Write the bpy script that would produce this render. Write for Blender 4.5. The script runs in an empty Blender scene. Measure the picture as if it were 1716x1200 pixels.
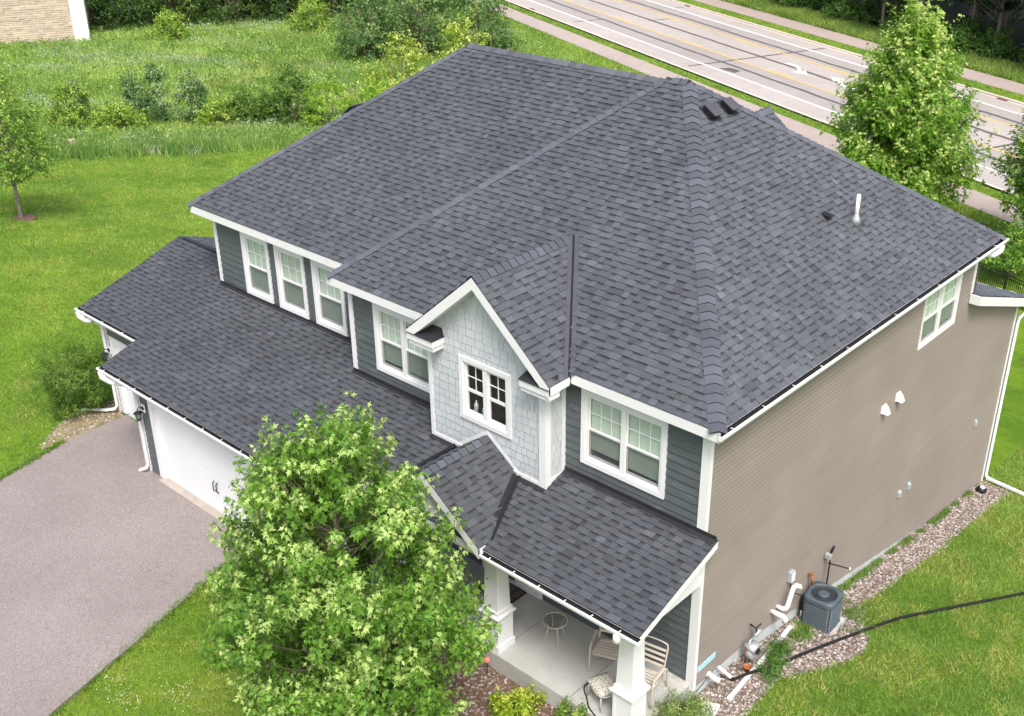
import bpy, math, random
import numpy as np
from mathutils import Vector
rnd = random.Random(7)
NP = np.random.default_rng(11)
SC = bpy.context.scene
COL = SC.collection
PI = math.pi

# ---------------------------------------------------------------- camera, sky, sun, exposure
cd = bpy.data.cameras.new('camera'); cam = bpy.data.objects.new('camera', cd); COL.objects.link(cam)
cam.location = (8.785, -14.528, 15.555)
cam.rotation_euler = (1.0993, 0.0135, 0.7446)
cd.sensor_fit = 'HORIZONTAL'; cd.sensor_width = 36.0; cd.lens = 36.0 * 1901.4 / 1716.0
cd.clip_start = 0.1; cd.clip_end = 2000
SC.camera = cam
SUN_EL, SUN_AZ = math.radians(56), math.radians(-38)       # azimuth measured from +X towards +Y
sdir = Vector((math.cos(SUN_EL)*math.cos(SUN_AZ), math.cos(SUN_EL)*math.sin(SUN_AZ), math.sin(SUN_EL)))
W = bpy.data.worlds.new('World'); SC.world = W; W.use_nodes = True
nt = W.node_tree; nt.nodes.clear()
sky = nt.nodes.new('ShaderNodeTexSky'); sky.sky_type = 'NISHITA'; sky.sun_disc = False
sky.sun_elevation = SUN_EL; sky.sun_rotation = math.radians(90) - SUN_AZ
sky.air_density = 1.0; sky.dust_density = 6.0; sky.ozone_density = 1.0
bg = nt.nodes.new('ShaderNodeBackground'); bg.inputs['Strength'].default_value = 0.15
ow = nt.nodes.new('ShaderNodeOutputWorld')
nt.links.new(sky.outputs[0], bg.inputs[0]); nt.links.new(bg.outputs[0], ow.inputs[0])
sl = bpy.data.lights.new('sun', 'SUN'); sl.energy = 1.45; sl.angle = math.radians(16); sl.color = (1.0, 0.985, 0.965)
so = bpy.data.objects.new('sun', sl); COL.objects.link(so)
so.rotation_euler = (-sdir).to_track_quat('-Z', 'Y').to_euler()
SC.view_settings.view_transform = 'Standard'; SC.view_settings.look = 'None'
SC.view_settings.exposure = 0.80; SC.view_settings.gamma = 1.0
try: SC.view_settings.use_curve_mapping = False
except Exception: pass

# ---------------------------------------------------------------- materials
MATS = {}
def newmat(name):
    m = bpy.data.materials.new(name); m.use_nodes = True; MATS[name] = m
    t = m.node_tree; b = t.nodes['Principled BSDF']
    return m, t, b
def nd(t, typ, **kw):
    n = t.nodes.new(typ)
    for k, v in kw.items():
        if k in n.inputs.keys(): n.inputs[k].default_value = v
        else: setattr(n, k, v)
    return n
def objpos(t):
    return nd(t, 'ShaderNodeNewGeometry').outputs['Position']
def noise(t, scale, detail=4, rough=0.6, vec=None):
    n = nd(t, 'ShaderNodeTexNoise'); n.inputs['Scale'].default_value = scale
    n.inputs['Detail'].default_value = detail; n.inputs['Roughness'].default_value = rough
    t.links.new(vec if vec is not None else objpos(t), n.inputs['Vector']); return n.outputs['Fac']
def ramp(t, fac, stops):
    r = nd(t, 'ShaderNodeValToRGB'); e = r.color_ramp.elements
    while len(e) < len(stops): e.new(0.5)
    for x, (p, c) in zip(e, stops): x.position = p; x.color = (*c, 1)
    t.links.new(fac, r.inputs[0]); return r.outputs[0]
def mixc(t, a, b, fac, mode='MIX'):
    m = nd(t, 'ShaderNodeMix', data_type='RGBA', blend_type=mode)
    for s, v in ((0, fac), (6, a), (7, b)):
        if isinstance(v, (int, float)): m.inputs[s].default_value = v
        elif isinstance(v, tuple): m.inputs[s].default_value = (*v, 1)
        else: t.links.new(v, m.inputs[s])
    return m.outputs[2]
def bump(t, b, h, strength=0.3, dist=0.01):
    n = nd(t, 'ShaderNodeBump'); n.inputs['Strength'].default_value = strength; n.inputs['Distance'].default_value = dist
    t.links.new(h, n.inputs['Height']); t.links.new(n.outputs[0], b.inputs['Normal'])
def plain(name, c, rough=0.6, var=0.12, scale=3.0, metal=0.0, bmp=0.0, bscale=60, spec=0.4, attr=False):
    m, t, b = newmat(name)
    b.inputs['Roughness'].default_value = rough; b.inputs['Metallic'].default_value = metal
    b.inputs['Specular IOR Level'].default_value = spec
    lo = tuple(x*(1-var) for x in c); hi = tuple(min(1, x*(1+var)) for x in c)
    col = ramp(t, noise(t, scale, 6), [(0.3, lo), (0.7, hi)])
    if attr:
        a = nd(t, 'ShaderNodeAttribute', attribute_name='col')
        col = mixc(t, col, a.outputs['Color'], 1.0, 'MULTIPLY')
    t.links.new(col, b.inputs['Base Color'])
    if bmp: bump(t, b, noise(t, bscale, 3), bmp, 0.01)
    return m
plain('white_paint', (0.73, 0.74, 0.76), 0.45, 0.03, 1.5)
plain('garage_white', (0.74, 0.76, 0.79), 0.4, 0.02, 1.0)
plain('vinyl_white', (0.74, 0.75, 0.76), 0.35, 0.02, 2.0)
plain('black_metal', (0.012, 0.012, 0.014), 0.45, 0.2, 8)
plain('flashing', (0.022, 0.022, 0.027), 0.5, 0.3, 5)
plain('valley_metal', (0.066, 0.069, 0.083), 0.6, 0.15, 4)
plain('gutter_debris', (0.010, 0.010, 0.012), 0.95, 0.5, 20)
plain('soffit', (0.74, 0.75, 0.76), 0.6, 0.02, 2)
plain('dark_room', (0.012, 0.012, 0.012), 0.9, 0.2, 2)
plain('blind', (0.49, 0.54, 0.49), 0.8, 0.05, 2)
plain('shake', (0.50, 0.54, 0.57), 0.65, 0.04, 2, attr=True, bmp=0.15, bscale=90)
plain('taupe_vinyl', (0.245, 0.211, 0.191), 0.5, 0.09, 0.5, attr=True)
plain('bark', (0.16, 0.125, 0.10), 0.9, 0.35, 9, bmp=0.6, bscale=40)
plain('pale_bark', (0.22, 0.19, 0.165), 0.9, 0.3, 7, bmp=0.5, bscale=30)
plain('beige_metal', (0.50, 0.45, 0.38), 0.45, 0.08, 9)
plain('beige_strap', (0.56, 0.51, 0.44), 0.6, 0.08, 14)
plain('pvc', (0.85, 0.84, 0.80), 0.35, 0.04, 5)
plain('grey_metal', (0.42, 0.45, 0.45), 0.45, 0.12, 12, metal=0.3)
plain('pale_box', (0.34, 0.41, 0.42), 0.5, 0.06, 8)
plain('ac_metal', (0.068, 0.092, 0.108), 0.45, 0.12, 7)
plain('ac_dark', (0.03, 0.038, 0.045), 0.6, 0.2, 7)
plain('copper', (0.28, 0.12, 0.055), 0.5, 0.3, 15)
plain('terracotta', (0.30, 0.10, 0.045), 0.7, 0.15, 15)
plain('rust', (0.16, 0.045, 0.03), 0.8, 0.3, 6)
plain('rubber', (0.010, 0.010, 0.010), 0.55, 0.3, 9)
plain('blue_tape', (0.38, 0.63, 0.72), 0.5, 0.06, 8)
plain('mat_brown', (0.135, 0.11, 0.10), 0.95, 0.2, 40)
plain('pink', (0.75, 0.22, 0.20), 0.6, 0.1, 9)
plain('pebble', (1, 1, 1), 0.8, 0.2, 30, attr=True)
plain('blossom', (0.8, 0.8, 0.74), 0.7, 0.05, 9)
plain('stone_white', (0.72, 0.70, 0.67), 0.8, 0.1, 6)
plain('road_white', (0.80, 0.80, 0.80), 0.7, 0.06, 6)
plain('road_yellow', (0.70, 0.47, 0.10), 0.7, 0.12, 3)
plain('tar', (0.10, 0.092, 0.088), 0.7, 0.3, 2)
plain('mulch', (0.14, 0.085, 0.06), 0.95, 0.4, 12, bmp=0.5)
plain('straw', (0.22, 0.18, 0.10), 0.95, 0.4, 8, bmp=0.5)
plain('building_cream', (0.80, 0.78, 0.71), 0.7, 0.04, 1)
plain('tan_stone', (0.52, 0.44, 0.355), 0.85, 0.06, 1.2, attr=True)
plain('undergrowth_soil', (0.020, 0.030, 0.010), 0.95, 0.5, 1.5)

m, t, b = newmat('cushion')
f = noise(t, 26, 3); t.links.new(ramp(t, f, [(0.40, (0.24, 0.25, 0.2)), (0.5, (0.62, 0.58, 0.5)), (0.62, (0.7, 0.67, 0.6))]), b.inputs['Base Color']); b.inputs['Roughness'].default_value = 0.9

m, t, b = newmat('shingle')                                   # every tab carries its own tone; granules from noise
a = nd(t, 'ShaderNodeAttribute', attribute_name='col')
g1 = ramp(t, noise(t, 260, 3, 0.7), [(0.25, (0.62, 0.62, 0.63)), (0.75, (1.38, 1.38, 1.37))])
g2 = ramp(t, noise(t, 0.55, 4, 0.6), [(0.3, (0.88, 0.88, 0.89)), (0.7, (1.12, 1.12, 1.12))])
c = mixc(t, mixc(t, a.outputs['Color'], g1, 1.0, 'MULTIPLY'), g2, 1.0, 'MULTIPLY')
t.links.new(c, b.inputs['Base Color']); b.inputs['Roughness'].default_value = 0.82; b.inputs['Specular IOR Level'].default_value = 0.35
bump(t, b, noise(t, 220, 2, 0.7), 0.35, 0.004)

m, t, b = newmat('dark_siding')                               # slate painted lap siding, pale water streaks
mp = nd(t, 'ShaderNodeMapping'); mp.inputs['Scale'].default_value = (1.6, 1.6, 7.0); t.links.new(objpos(t), mp.inputs['Vector'])
st = noise(t, 1.3, 5, 0.6, mp.outputs[0])
c = ramp(t, st, [(0.35, (0.076, 0.090, 0.100)), (0.62, (0.095, 0.111, 0.123)), (0.76, (0.165, 0.188, 0.200))])
a = nd(t, 'ShaderNodeAttribute', attribute_name='col')
t.links.new(mixc(t, c, a.outputs['Color'], 1.0, 'MULTIPLY'), b.inputs['Base Color']); b.inputs['Roughness'].default_value = 0.5

m, t, b = newmat('concrete')
c1 = ramp(t, noise(t, 1.1, 6, 0.65), [(0.3, (0.37, 0.375, 0.36)), (0.7, (0.46, 0.465, 0.45))])
c2 = ramp(t, noise(t, 3.2, 5, 0.7), [(0.60, (1, 1, 1)), (0.72, (0.70, 0.69, 0.66))])
t.links.new(mixc(t, c1, c2, 1.0, 'MULTIPLY'), b.inputs['Base Color']); b.inputs['Roughness'].default_value = 0.85
bump(t, b, noise(t, 60, 4), 0.2, 0.004)
plain('tan_concrete', (0.36, 0.325, 0.285), 0.85, 0.12, 2.5)
plain('foundation_grey', (0.50, 0.55, 0.55), 0.85, 0.12, 2.5)

m, t, b = newmat('driveway_asphalt')
c1 = ramp(t, noise(t, 0.35, 5, 0.6), [(0.3, (0.202, 0.178, 0.170)), (0.7, (0.250, 0.223, 0.214))])
c2 = ramp(t, noise(t, 38, 3, 0.8), [(0.28, (0.50, 0.49, 0.49)), (0.5, (1.0, 1.0, 1.0)), (0.75, (1.6, 1.57, 1.55))])
c3 = ramp(t, noise(t, 1.7, 6, 0.7), [(0.60, (1, 1, 1)), (0.72, (0.80, 0.79, 0.79))])
t.links.new(mixc(t, mixc(t, c1, c2, 1.0, 'MULTIPLY'), c3, 1.0, 'MULTIPLY'), b.inputs['Base Color']); b.inputs['Roughness'].default_value = 0.9
bump(t, b, noise(t, 70, 3, 0.8), 0.5, 0.006)

def road_mat(name, lo, hi, pat=0.35):
    m, t, b = newmat(name)
    c1 = ramp(t, noise(t, 0.12, 6, 0.65), [(0.3, lo), (0.7, hi)])
    c2 = ramp(t, noise(t, 1.4, 6, 0.75), [(0.3, (0.90, 0.90, 0.90)), (0.7, (1.08, 1.08, 1.08))])
    t.links.new(mixc(t, c1, c2, 1.0, 'MULTIPLY'), b.inputs['Base Color']); b.inputs['Roughness'].default_value = 0.9
road_mat('road_surface', (0.345, 0.315, 0.29), (0.405, 0.37, 0.342))
road_mat('road_lane', (0.285, 0.262, 0.244), (0.345, 0.318, 0.297))
road_mat('path_surface', (0.32, 0.262, 0.235), (0.385, 0.322, 0.29))
road_mat('kerb_concrete', (0.52, 0.46, 0.40), (0.62, 0.55, 0.49))

def lawn(name, a_, b_, c_, dry):
    m, t, b = newmat(name)
    c1 = ramp(t, noise(t, 0.28, 5, 0.6), [(0.32, a_), (0.5, b_), (0.68, c_)])
    c2 = ramp(t, noise(t, 2.6, 6, 0.75), [(0.3, (0.62, 0.70, 0.6)), (0.55, (1, 1, 1)), (0.75, (1.25, 1.18, 1.2))])
    c3 = ramp(t, noise(t, 24, 4, 0.8), [(0.3, (0.50, 0.55, 0.5)), (0.6, (1.05, 1.05, 1.05)), (0.8, (1.4, 1.35, 1.3))])
    c = mixc(t, mixc(t, c1, c2, 1.0, 'MULTIPLY'), c3, 1.0, 'MULTIPLY')
    d = ramp(t, noise(t, 0.75, 5, 0.65), [(0.56, (0, 0, 0)), (0.74, (1, 1, 1))])
    dm = nd(t, 'ShaderNodeMath', operation='MULTIPLY'); dm.inputs[1].default_value = dry
    t.links.new(d, dm.inputs[0])
    c = mixc(t, c, (0.22, 0.22, 0.055), dm.outputs[0])
    t.links.new(c, b.inputs['Base Color']); b.inputs['Roughness'].default_value = 0.95; b.inputs['Specular IOR Level'].default_value = 0.15
    bump(t, b, noise(t, 30, 4, 0.8), 0.9, 0.05)
lawn('lawn', (0.105, 0.208, 0.016), (0.165, 0.285, 0.020), (0.225, 0.335, 0.028), 0.45)
lawn('meadow_soil', (0.085, 0.165, 0.022), (0.14, 0.24, 0.03), (0.19, 0.27, 0.04), 0.4)

def leafmat(name, base, trans=0.35, rough=0.5):
    m, t, b = newmat(name)
    a = nd(t, 'ShaderNodeAttribute', attribute_name='col')
    c = mixc(t, base, a.outputs['Color'], 1.0, 'MULTIPLY')
    t.links.new(c, b.inputs['Base Color']); b.inputs['Roughness'].default_value = rough
    b.inputs['Specular IOR Level'].default_value = 0.35
    tr = nd(t, 'ShaderNodeBsdfTranslucent'); t.links.new(mixc(t, c, (1.25, 1.3, 0.7), 1.0, 'MULTIPLY'), tr.inputs[0])
    mx = nd(t, 'ShaderNodeMixShader'); mx.inputs[0].default_value = trans
    t.links.new(b.outputs[0], mx.inputs[1]); t.links.new(tr.outputs[0], mx.inputs[2])
    t.links.new(mx.outputs[0], t.nodes['Material Output'].inputs[0])
leafmat('leaf', (1, 1, 1), 0.45); leafmat('grass_blade', (1, 1, 1), 0.3, 0.7)

def glassmat(name, tint, refl, keep):
    m, t, b = newmat(name); t.nodes.remove(b)
    tr = nd(t, 'ShaderNodeBsdfTransparent'); tr.inputs[0].default_value = (*tint, 1)
    gl = nd(t, 'ShaderNodeBsdfGlossy'); gl.inputs['Roughness'].default_value = 0.03; gl.inputs[0].default_value = (0.8, 0.9, 0.84, 1)
    lw = nd(t, 'ShaderNodeLayerWeight'); pw = nd(t, 'ShaderNodeMath', operation='POWER'); pw.inputs[1].default_value = 4.0; t.links.new(lw.outputs['Facing'], pw.inputs[0])
    ad = nd(t, 'ShaderNodeMath', operation='MULTIPLY_ADD'); ad.inputs[1].default_value = 0.7; ad.inputs[2].default_value = 0.04+refl; t.links.new(pw.outputs[0], ad.inputs[0])
    mx = nd(t, 'ShaderNodeMixShader'); t.links.new(ad.outputs[0], mx.inputs[0])
    t.links.new(tr.outputs[0], mx.inputs[1]); t.links.new(gl.outputs[0], mx.inputs[2])
    t.links.new(mx.outputs[0], t.nodes['Material Output'].inputs[0])
glassmat('glass', (0.93, 0.985, 0.94), 0.0, 1)
glassmat('table_glass', (0.74, 0.79, 0.75), 0.05, 1)
m, t, b = newmat('insect_screen'); b.inputs['Base Color'].default_value = (0.035, 0.04, 0.042, 1); b.inputs['Roughness'].default_value = 0.8
tr = nd(t, 'ShaderNodeBsdfTransparent'); mx = nd(t, 'ShaderNodeMixShader'); mx.inputs[0].default_value = 0.40
t.links.new(tr.outputs[0], mx.inputs[1]); t.links.new(b.outputs[0], mx.inputs[2]); t.links.new(mx.outputs[0], t.nodes['Material Output'].inputs[0])

# ---------------------------------------------------------------- helpers
def tag(o, label=None, cat=None, group=None, kind=None):
    if label: o['label'] = label
    if cat: o['category'] = cat
    if group: o['group'] = group
    if kind: o['kind'] = kind
    return o
def thing(name, loc, label, cat, group=None, rz=0):
    o = bpy.data.objects.new(name, None); COL.objects.link(o); o.location = loc; o.rotation_euler = (0, 0, rz)
    o.empty_display_size = 0.3
    return tag(o, label, cat, group)
def link(o, parent):
    COL.objects.link(o)
    if parent is not None:
        o.parent = parent
        if parent.type == 'EMPTY' and not parent.get('_local'): o.location = -Vector(parent.location)
    return o
class MB:
    def __init__(s): s.v = []; s.f = []; s.m = []; s.c = []; s.mats = []
    def mi(s, m):
        if m not in s.mats: s.mats.append(m)
        return s.mats.index(m)
    def face(s, pts, mat, col=(1, 1, 1)):
        n = len(s.v); s.v += [tuple(p) for p in pts]; s.f.append(tuple(range(n, n+len(pts)))); s.m.append(s.mi(mat)); s.c.append(col)
    def mesh(s, verts, faces, mat, col=(1, 1, 1)):
        n = len(s.v); s.v += [tuple(p) for p in verts]; k = s.mi(mat)
        for f in faces: s.f.append(tuple(i+n for i in f)); s.m.append(k); s.c.append(col)
    def box(s, a, b, mat, T=None, col=(1, 1, 1)):
        x0, y0, z0 = a; x1, y1, z1 = b
        P = [(x0,y0,z0),(x1,y0,z0),(x1,y1,z0),(x0,y1,z0),(x0,y0,z1),(x1,y0,z1),(x1,y1,z1),(x0,y1,z1)]
        if T: P = [T(*p) for p in P]
        s.mesh(P, [(3,2,1,0),(4,5,6,7),(0,1,5,4),(1,2,6,5),(2,3,7,6),(3,0,4,7)], mat, col)
    def prism(s, poly, d, mat, col=(1, 1, 1)):           # poly of 3d points, extruded by vector d
        n = len(poly); P = [Vector(p) for p in poly]; Q = [p+Vector(d) for p in P]
        s.mesh(P+Q, [tuple(range(n))[::-1], tuple(range(n, 2*n))] + [(i, (i+1) % n, n+(i+1) % n, n+i) for i in range(n)], mat, col)
    def beam(s, p, q, w, h, mat, up=(0, 0, 1), col=(1, 1, 1)):
        p, q = Vector(p), Vector(q); d = (q-p).normalized(); r = d.cross(Vector(up)).normalized()*w/2; u = r.cross(d).normalized()*h/2
        P = [p-r-u, p+r-u, p+r+u, p-r+u, q-r-u, q+r-u, q+r+u, q-r+u]
        s.mesh(P, [(3,2,1,0),(4,5,6,7),(0,1,5,4),(1,2,6,5),(2,3,7,6),(3,0,4,7)], mat, col)
    def tube(s, pts, rad, mat, n=8, cap=True, col=(1, 1, 1)):
        pts = [Vector(p) for p in pts]; k = len(pts)
        rad = rad if hasattr(rad, '__len__') else [rad]*k
        ref = Vector((0.13, 0.31, 0.94)); V = []
        for i, p in enumerate(pts):
            d = (pts[min(i+1, k-1)]-pts[max(i-1, 0)]).normalized()
            if abs(d.dot(ref)) > 0.97: ref = Vector((0.94, 0.13, 0.31))
            r = (ref - d*ref.dot(d)).normalized(); ref = r; u = d.cross(r)
            V += [p + (r*math.cos(2*PI*j/n)+u*math.sin(2*PI*j/n))*rad[i] for j in range(n)]
        F = [(i*n+j, i*n+(j+1) % n, (i+1)*n+(j+1) % n, (i+1)*n+j) for i in range(k-1) for j in range(n)]
        if cap: F += [tuple(range(n))[::-1], tuple(range((k-1)*n, k*n))]
        s.mesh(V, F, mat, col)
    def lathe(s, c, prof, mat, n=16, T=None, col=(1, 1, 1)):
        V = [(c[0]+r*math.cos(2*PI*j/n), c[1]+r*math.sin(2*PI*j/n), c[2]+z) for r, z in prof for j in range(n)]
        if T: V = [T(*p) for p in V]
        k = len(prof); F = [(i*n+j, i*n+(j+1) % n, (i+1)*n+(j+1) % n, (i+1)*n+j) for i in range(k-1) for j in range(n)]
        F += [tuple(range(n))[::-1], tuple(range((k-1)*n, k*n))]
        s.mesh(V, F, mat, col)
    def build(s, name, parent=None, smooth=False, bevel=0):
        me = bpy.data.meshes.new(name); me.from_pydata(s.v, [], s.f)
        for m in s.mats: me.materials.append(MATS[m])
        me.polygons.foreach_set('material_index', s.m)
        at = me.attributes.new('col', 'FLOAT_COLOR', 'FACE')
        at.data.foreach_set('color', np.array([(*c, 1) for c in s.c], dtype=np.float32).ravel())
        if smooth: me.polygons.foreach_set('use_smooth', [True]*len(s.f))
        o = bpy.data.objects.new(name, me); link(o, parent)
        if bevel:
            bm_ = o.modifiers.new('bevel', 'BEVEL'); bm_.width = bevel; bm_.segments = 2; bm_.limit_method = 'ANGLE'
        return o
def np_mesh(name, V, k, col, mat, parent=None):          # V (n*k,3) points of n k-gons, col (n,3)
    n = len(V)//k; me = bpy.data.meshes.new(name)
    me.vertices.add(n*k); me.vertices.foreach_set('co', np.ascontiguousarray(V, dtype=np.float32).ravel())
    me.loops.add(n*k); me.loops.foreach_set('vertex_index', np.arange(n*k, dtype=np.int32))
    me.polygons.add(n); me.polygons.foreach_set('loop_start', np.arange(0, n*k, k, dtype=np.int32))
    at = me.attributes.new('col', 'FLOAT_COLOR', 'FACE')
    at.data.foreach_set('color', np.hstack([col, np.ones((n, 1))]).astype(np.float32).ravel())
    me.materials.append(MATS[mat]); me.update(calc_edges=True)
    o = bpy.data.objects.new(name, me); return link(o, parent)
def clip(poly, conv):                                   # Sutherland-Hodgman against a convex CCW polygon
    out = poly
    for i in range(len(conv)):
        ax, ay = conv[i]; bx, by = conv[(i+1) % len(conv)]; inp = out; out = []
        if not inp: return []
        def sd(p): return (bx-ax)*(p[1]-ay)-(by-ay)*(p[0]-ax)
        for j in range(len(inp)):
            p, q = inp[j], inp[(j+1) % len(inp)]; a, b_ = sd(p), sd(q)
            if a >= 0: out.append(p)
            if (a > 0 and b_ < 0) or (a < 0 and b_ > 0):
                t_ = a/(a-b_); out.append((p[0]+(q[0]-p[0])*t_, p[1]+(q[1]-p[1])*t_))
    return out
def ccw(poly):
    a = sum(poly[i][0]*poly[(i+1) % len(poly)][1]-poly[(i+1) % len(poly)][0]*poly[i][1] for i in range(len(poly)))
    return poly if a > 0 else poly[::-1]
def copy_tree(o, parent=None):
    c = o.copy(); COL.objects.link(c)
    if parent is not None: c.parent = parent
    for ch in list(o.children): copy_tree(ch, c)
    return c

# ---------------------------------------------------------------- terrain
def softp(x): return math.log1p(math.exp(min(x, 200)))
def gz(x, y):
    s = 0.185*softp((y-2)*2)/2
    z = -0.88-3.6*math.tanh(s/3.6)
    return z + 0.12/(1+math.exp(max(-60, min(60, (x+9.5)/0.4))))/(1+math.exp(max(-60, min(60, (y-9)/0.8))))
mb = MB()
xs = sorted(set(list(np.arange(-420, -60, 24.0)) + list(np.arange(-60, 14, 1.0)) + list(np.arange(14, 300, 24.0))))
ys = sorted(set(list(np.arange(-80, -14, 11.0)) + list(np.arange(-14, 40, 0.75)) + list(np.arange(40, 72, 2.0)) + list(np.arange(72, 420, 20.0))))
V = [(x, y, gz(x, y)) for y in ys for x in xs]; nx = len(xs)
F = [(j*nx+i, j*nx+i+1, (j+1)*nx+i+1, (j+1)*nx+i) for j in range(len(ys)-1) for i in range(nx-1)]
mb.mesh(V, F, 'lawn'); tag(mb.build('ground', smooth=True), kind='structure')
def sheet(name, poly, mat, dz, sub=0.8, kind='structure'):
    """a sheet that follows the ground dz above it, cut to a convex polygon"""
    mb = MB(); P = ccw(poly); x0 = min(p[0] for p in P); x1 = max(p[0] for p in P); y0 = min(p[1] for p in P); y1 = max(p[1] for p in P)
    nx_, ny_ = max(1, int((x1-x0)/sub)), max(1, int((y1-y0)/sub))
    for i in range(nx_):
        for j in range(ny_):
            a, b_ = x0+(x1-x0)*i/nx_, x0+(x1-x0)*(i+1)/nx_; c_, d_ = y0+(y1-y0)*j/ny_, y0+(y1-y0)*(j+1)/ny_
            q = clip([(a, c_), (b_, c_), (b_, d_), (a, d_)], P)
            if len(q) > 2: mb.face([(x, y, gz(x, y)+dz) for x, y in q], mat)
    return tag(mb.build(name), kind=kind)
RT = np.array([0.91636, -0.40035]); RN = np.array([0.40035, 0.91636])          # along / across the road
def rp(s, n): p = RT*s+RN*n; return (float(p[0]), float(p[1]))
def strip(name, s0, s1, n0, n1, mat, dz):
    mb = MB(); st_ = np.linspace(s0, s1, 40)
    for a, b_ in zip(st_[:-1], st_[1:]):
        mb.face([(*rp(a, n0), gz(*rp(a, n0))+dz), (*rp(b_, n0), gz(*rp(b_, n0))+dz), (*rp(b_, n1), gz(*rp(b_, n1))+dz), (*rp(a, n1), gz(*rp(a, n1))+dz)], mat)
    return mb
SA, SB = -170, 60
tag(strip('path', SA, SB, 33.95, 36.05, 'path_surface', 0.02).build('path'), kind='structure')
tag(strip('path', SA, SB, 54.1, 56.5, 'path_surface', 0.02).build('path'), kind='structure')
mb = strip('r', SA, SB, 37.55, 39.52, 'road_surface', 0.012)
for n0, n1, mt in ((39.52, 42.9, 'road_lane'), (42.9, 47.3, 'road_surface'), (47.3, 50.0, 'road_lane'), (50.0, 51.75, 'road_surface')):
    k = strip('r', SA, SB, n0, n1, mt, 0.012); mb.mesh(k.v, k.f, mt)
tag(mb.build('road'), kind='structure')
for n0, n1, h0 in ((37.1, 37.55, 0.14), (51.75, 52.2, 0.14)):
    mb = MB(); near = n0 < 40
    for s in np.arange(SA, SB, 3.0):
        a, b_ = rp(s, n0), rp(s+2.99, n0); c_, d_ = rp(s+2.99, n1), rp(s, n1); z = gz(*a)
        hi = [z+h0]*2, [z+0.02]*2
        za, zb = (z+h0, z+0.02) if near else (z+0.02, z+h0)
        m1 = 0.55 if near else 0.45
        e, f_ = rp(s, n0+(n1-n0)*m1), rp(s+2.99, n0+(n1-n0)*m1)
        mb.face([(*a, za), (*b_, za), (*f_, za if near else zb), (*e, za if near else zb)] if near else [(*a, za), (*b_, za), (*f_, za), (*e, za)], 'kerb_concrete')
        if near:
            mb.face([(*e, z+h0), (*f_, z+h0), (*f_, z+0.02), (*e, z+0.02)], 'kerb_concrete'); mb.face([(*e, z+0.02), (*f_, z+0.02), (*c_, z+0.02), (*d_, z+0.02)], 'kerb_concrete')
        else:
            mb.face([(*e, z+0.02), (*f_, z+0.02), (*f_, z+h0), (*e, z+h0)], 'kerb_concrete'); mb.face([(*e, z+h0), (*f_, z+h0), (*c_, z+h0), (*d_, z+h0)], 'kerb_concrete')
    tag(mb.build('kerb'), kind='structure')
mb = MB()
def line(n, w, mat, s0=SA, s1=SB, dz=0.018, wob=0.0):
    st_ = np.linspace(s0, s1, max(2, int((s1-s0)/(1.2 if wob else 6))))
    off = [rnd.uniform(-wob, wob) for _ in st_]
    for i in range(len(st_)-1):
        q = [rp(st_[i], n-w/2+off[i]), rp(st_[i+1], n-w/2+off[i+1]), rp(st_[i+1], n+w/2+off[i+1]), rp(st_[i], n+w/2+off[i])]
        mb.face([(x, y, gz(x, y)+dz) for x, y in q], mat)
line(41.35, 0.30, 'tar', dz=0.016, wob=0.05); line(45.1, 0.32, 'tar', dz=0.016, wob=0.05); line(48.4, 0.30, 'tar', dz=0.016, wob=0.05)
for s, n0, n1 in ((-62.0, 38.2, 51.6), (-82.2, 38.4, 41.3), (-79.5, 44.8, 47.0), (-84, 50.0, 51.2), (-101, 38.2, 51), (-35, 38.2, 51), (-47, 43, 46.0), (-53.5, 46.8, 50.0), (-12, 38, 51)):
    k = 8
    for i in range(k):
        a, b_ = n0+(n1-n0)*i/k, n0+(n1-n0)*(i+1)/k; w = rnd.uniform(0.09, 0.15)
        q = [rp(s-w+(a-n0)*-0.04, a), rp(s+w+(a-n0)*-0.04, a), rp(s+w+(b_-n0)*-0.04, b_), rp(s-w+(b_-n0)*-0.04, b_)]
        mb.face([(x, y, gz(x, y)+0.0165) for x, y in q], 'tar')
q = [rp(-60.3, 39.9), rp(-58.4, 40.1), rp(-58.8, 40.9), rp(-60.0, 40.8)]; mb.face([(x, y, gz(x, y)+0.0165) for x, y in q], 'tar')
tag(mb.build('road_tar_seams'), kind='structure')
mb = MB()
line(39.62, 0.20, 'road_white', dz=0.021); line(50.05, 0.20, 'road_white', dz=0.021)
line(42.75, 0.15, 'road_yellow', dz=0.021); line(47.45, 0.15, 'road_yellow', dz=0.021)
for s in np.arange(SA+2, SB, 12.2):
    line(43.02, 0.12, 'road_yellow', s, s+3.1, 0.021); line(47.18, 0.12, 'road_yellow', s+1.5, s+4.6, 0.021)
def arrow(s, n, d):                                     # left-turn arrow: curved shaft and head
    pts = [(-2.0, 0.50), (-1.2, 0.62), (-0.4, 0.45), (0.3, 0.05), (0.9, -0.25)]; w = [0.34, 0.36, 0.34, 0.32, 0.30]
    L = [(s+d*a, n+d*(b_+w_/2)) for (a, b_), w_ in zip(pts, w)]; R_ = [(s+d*a, n+d*(b_-w_/2)) for (a, b_), w_ in zip(pts, w)]
    for i in range(4):
        mb.face([(*rp(*p), gz(*rp(*p))+0.023) for p in (L[i], L[i+1], R_[i+1], R_[i])], 'road_white')
    h = [(s+d*0.75, n+d*0.32), (s+d*1.95, n-d*0.45), (s+d*0.7, n-d*0.9)]
    mb.face([(*rp(*p), gz(*rp(*p))+0.0235) for p in h], 'road_white')
arrow(-57.4, 45.0, 1); arrow(-52.2, 45.3, -1); arrow(-118, 45.0, 1); arrow(-112.8, 45.3, -1)
tag(mb.build('road_markings'), kind='structure')
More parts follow.
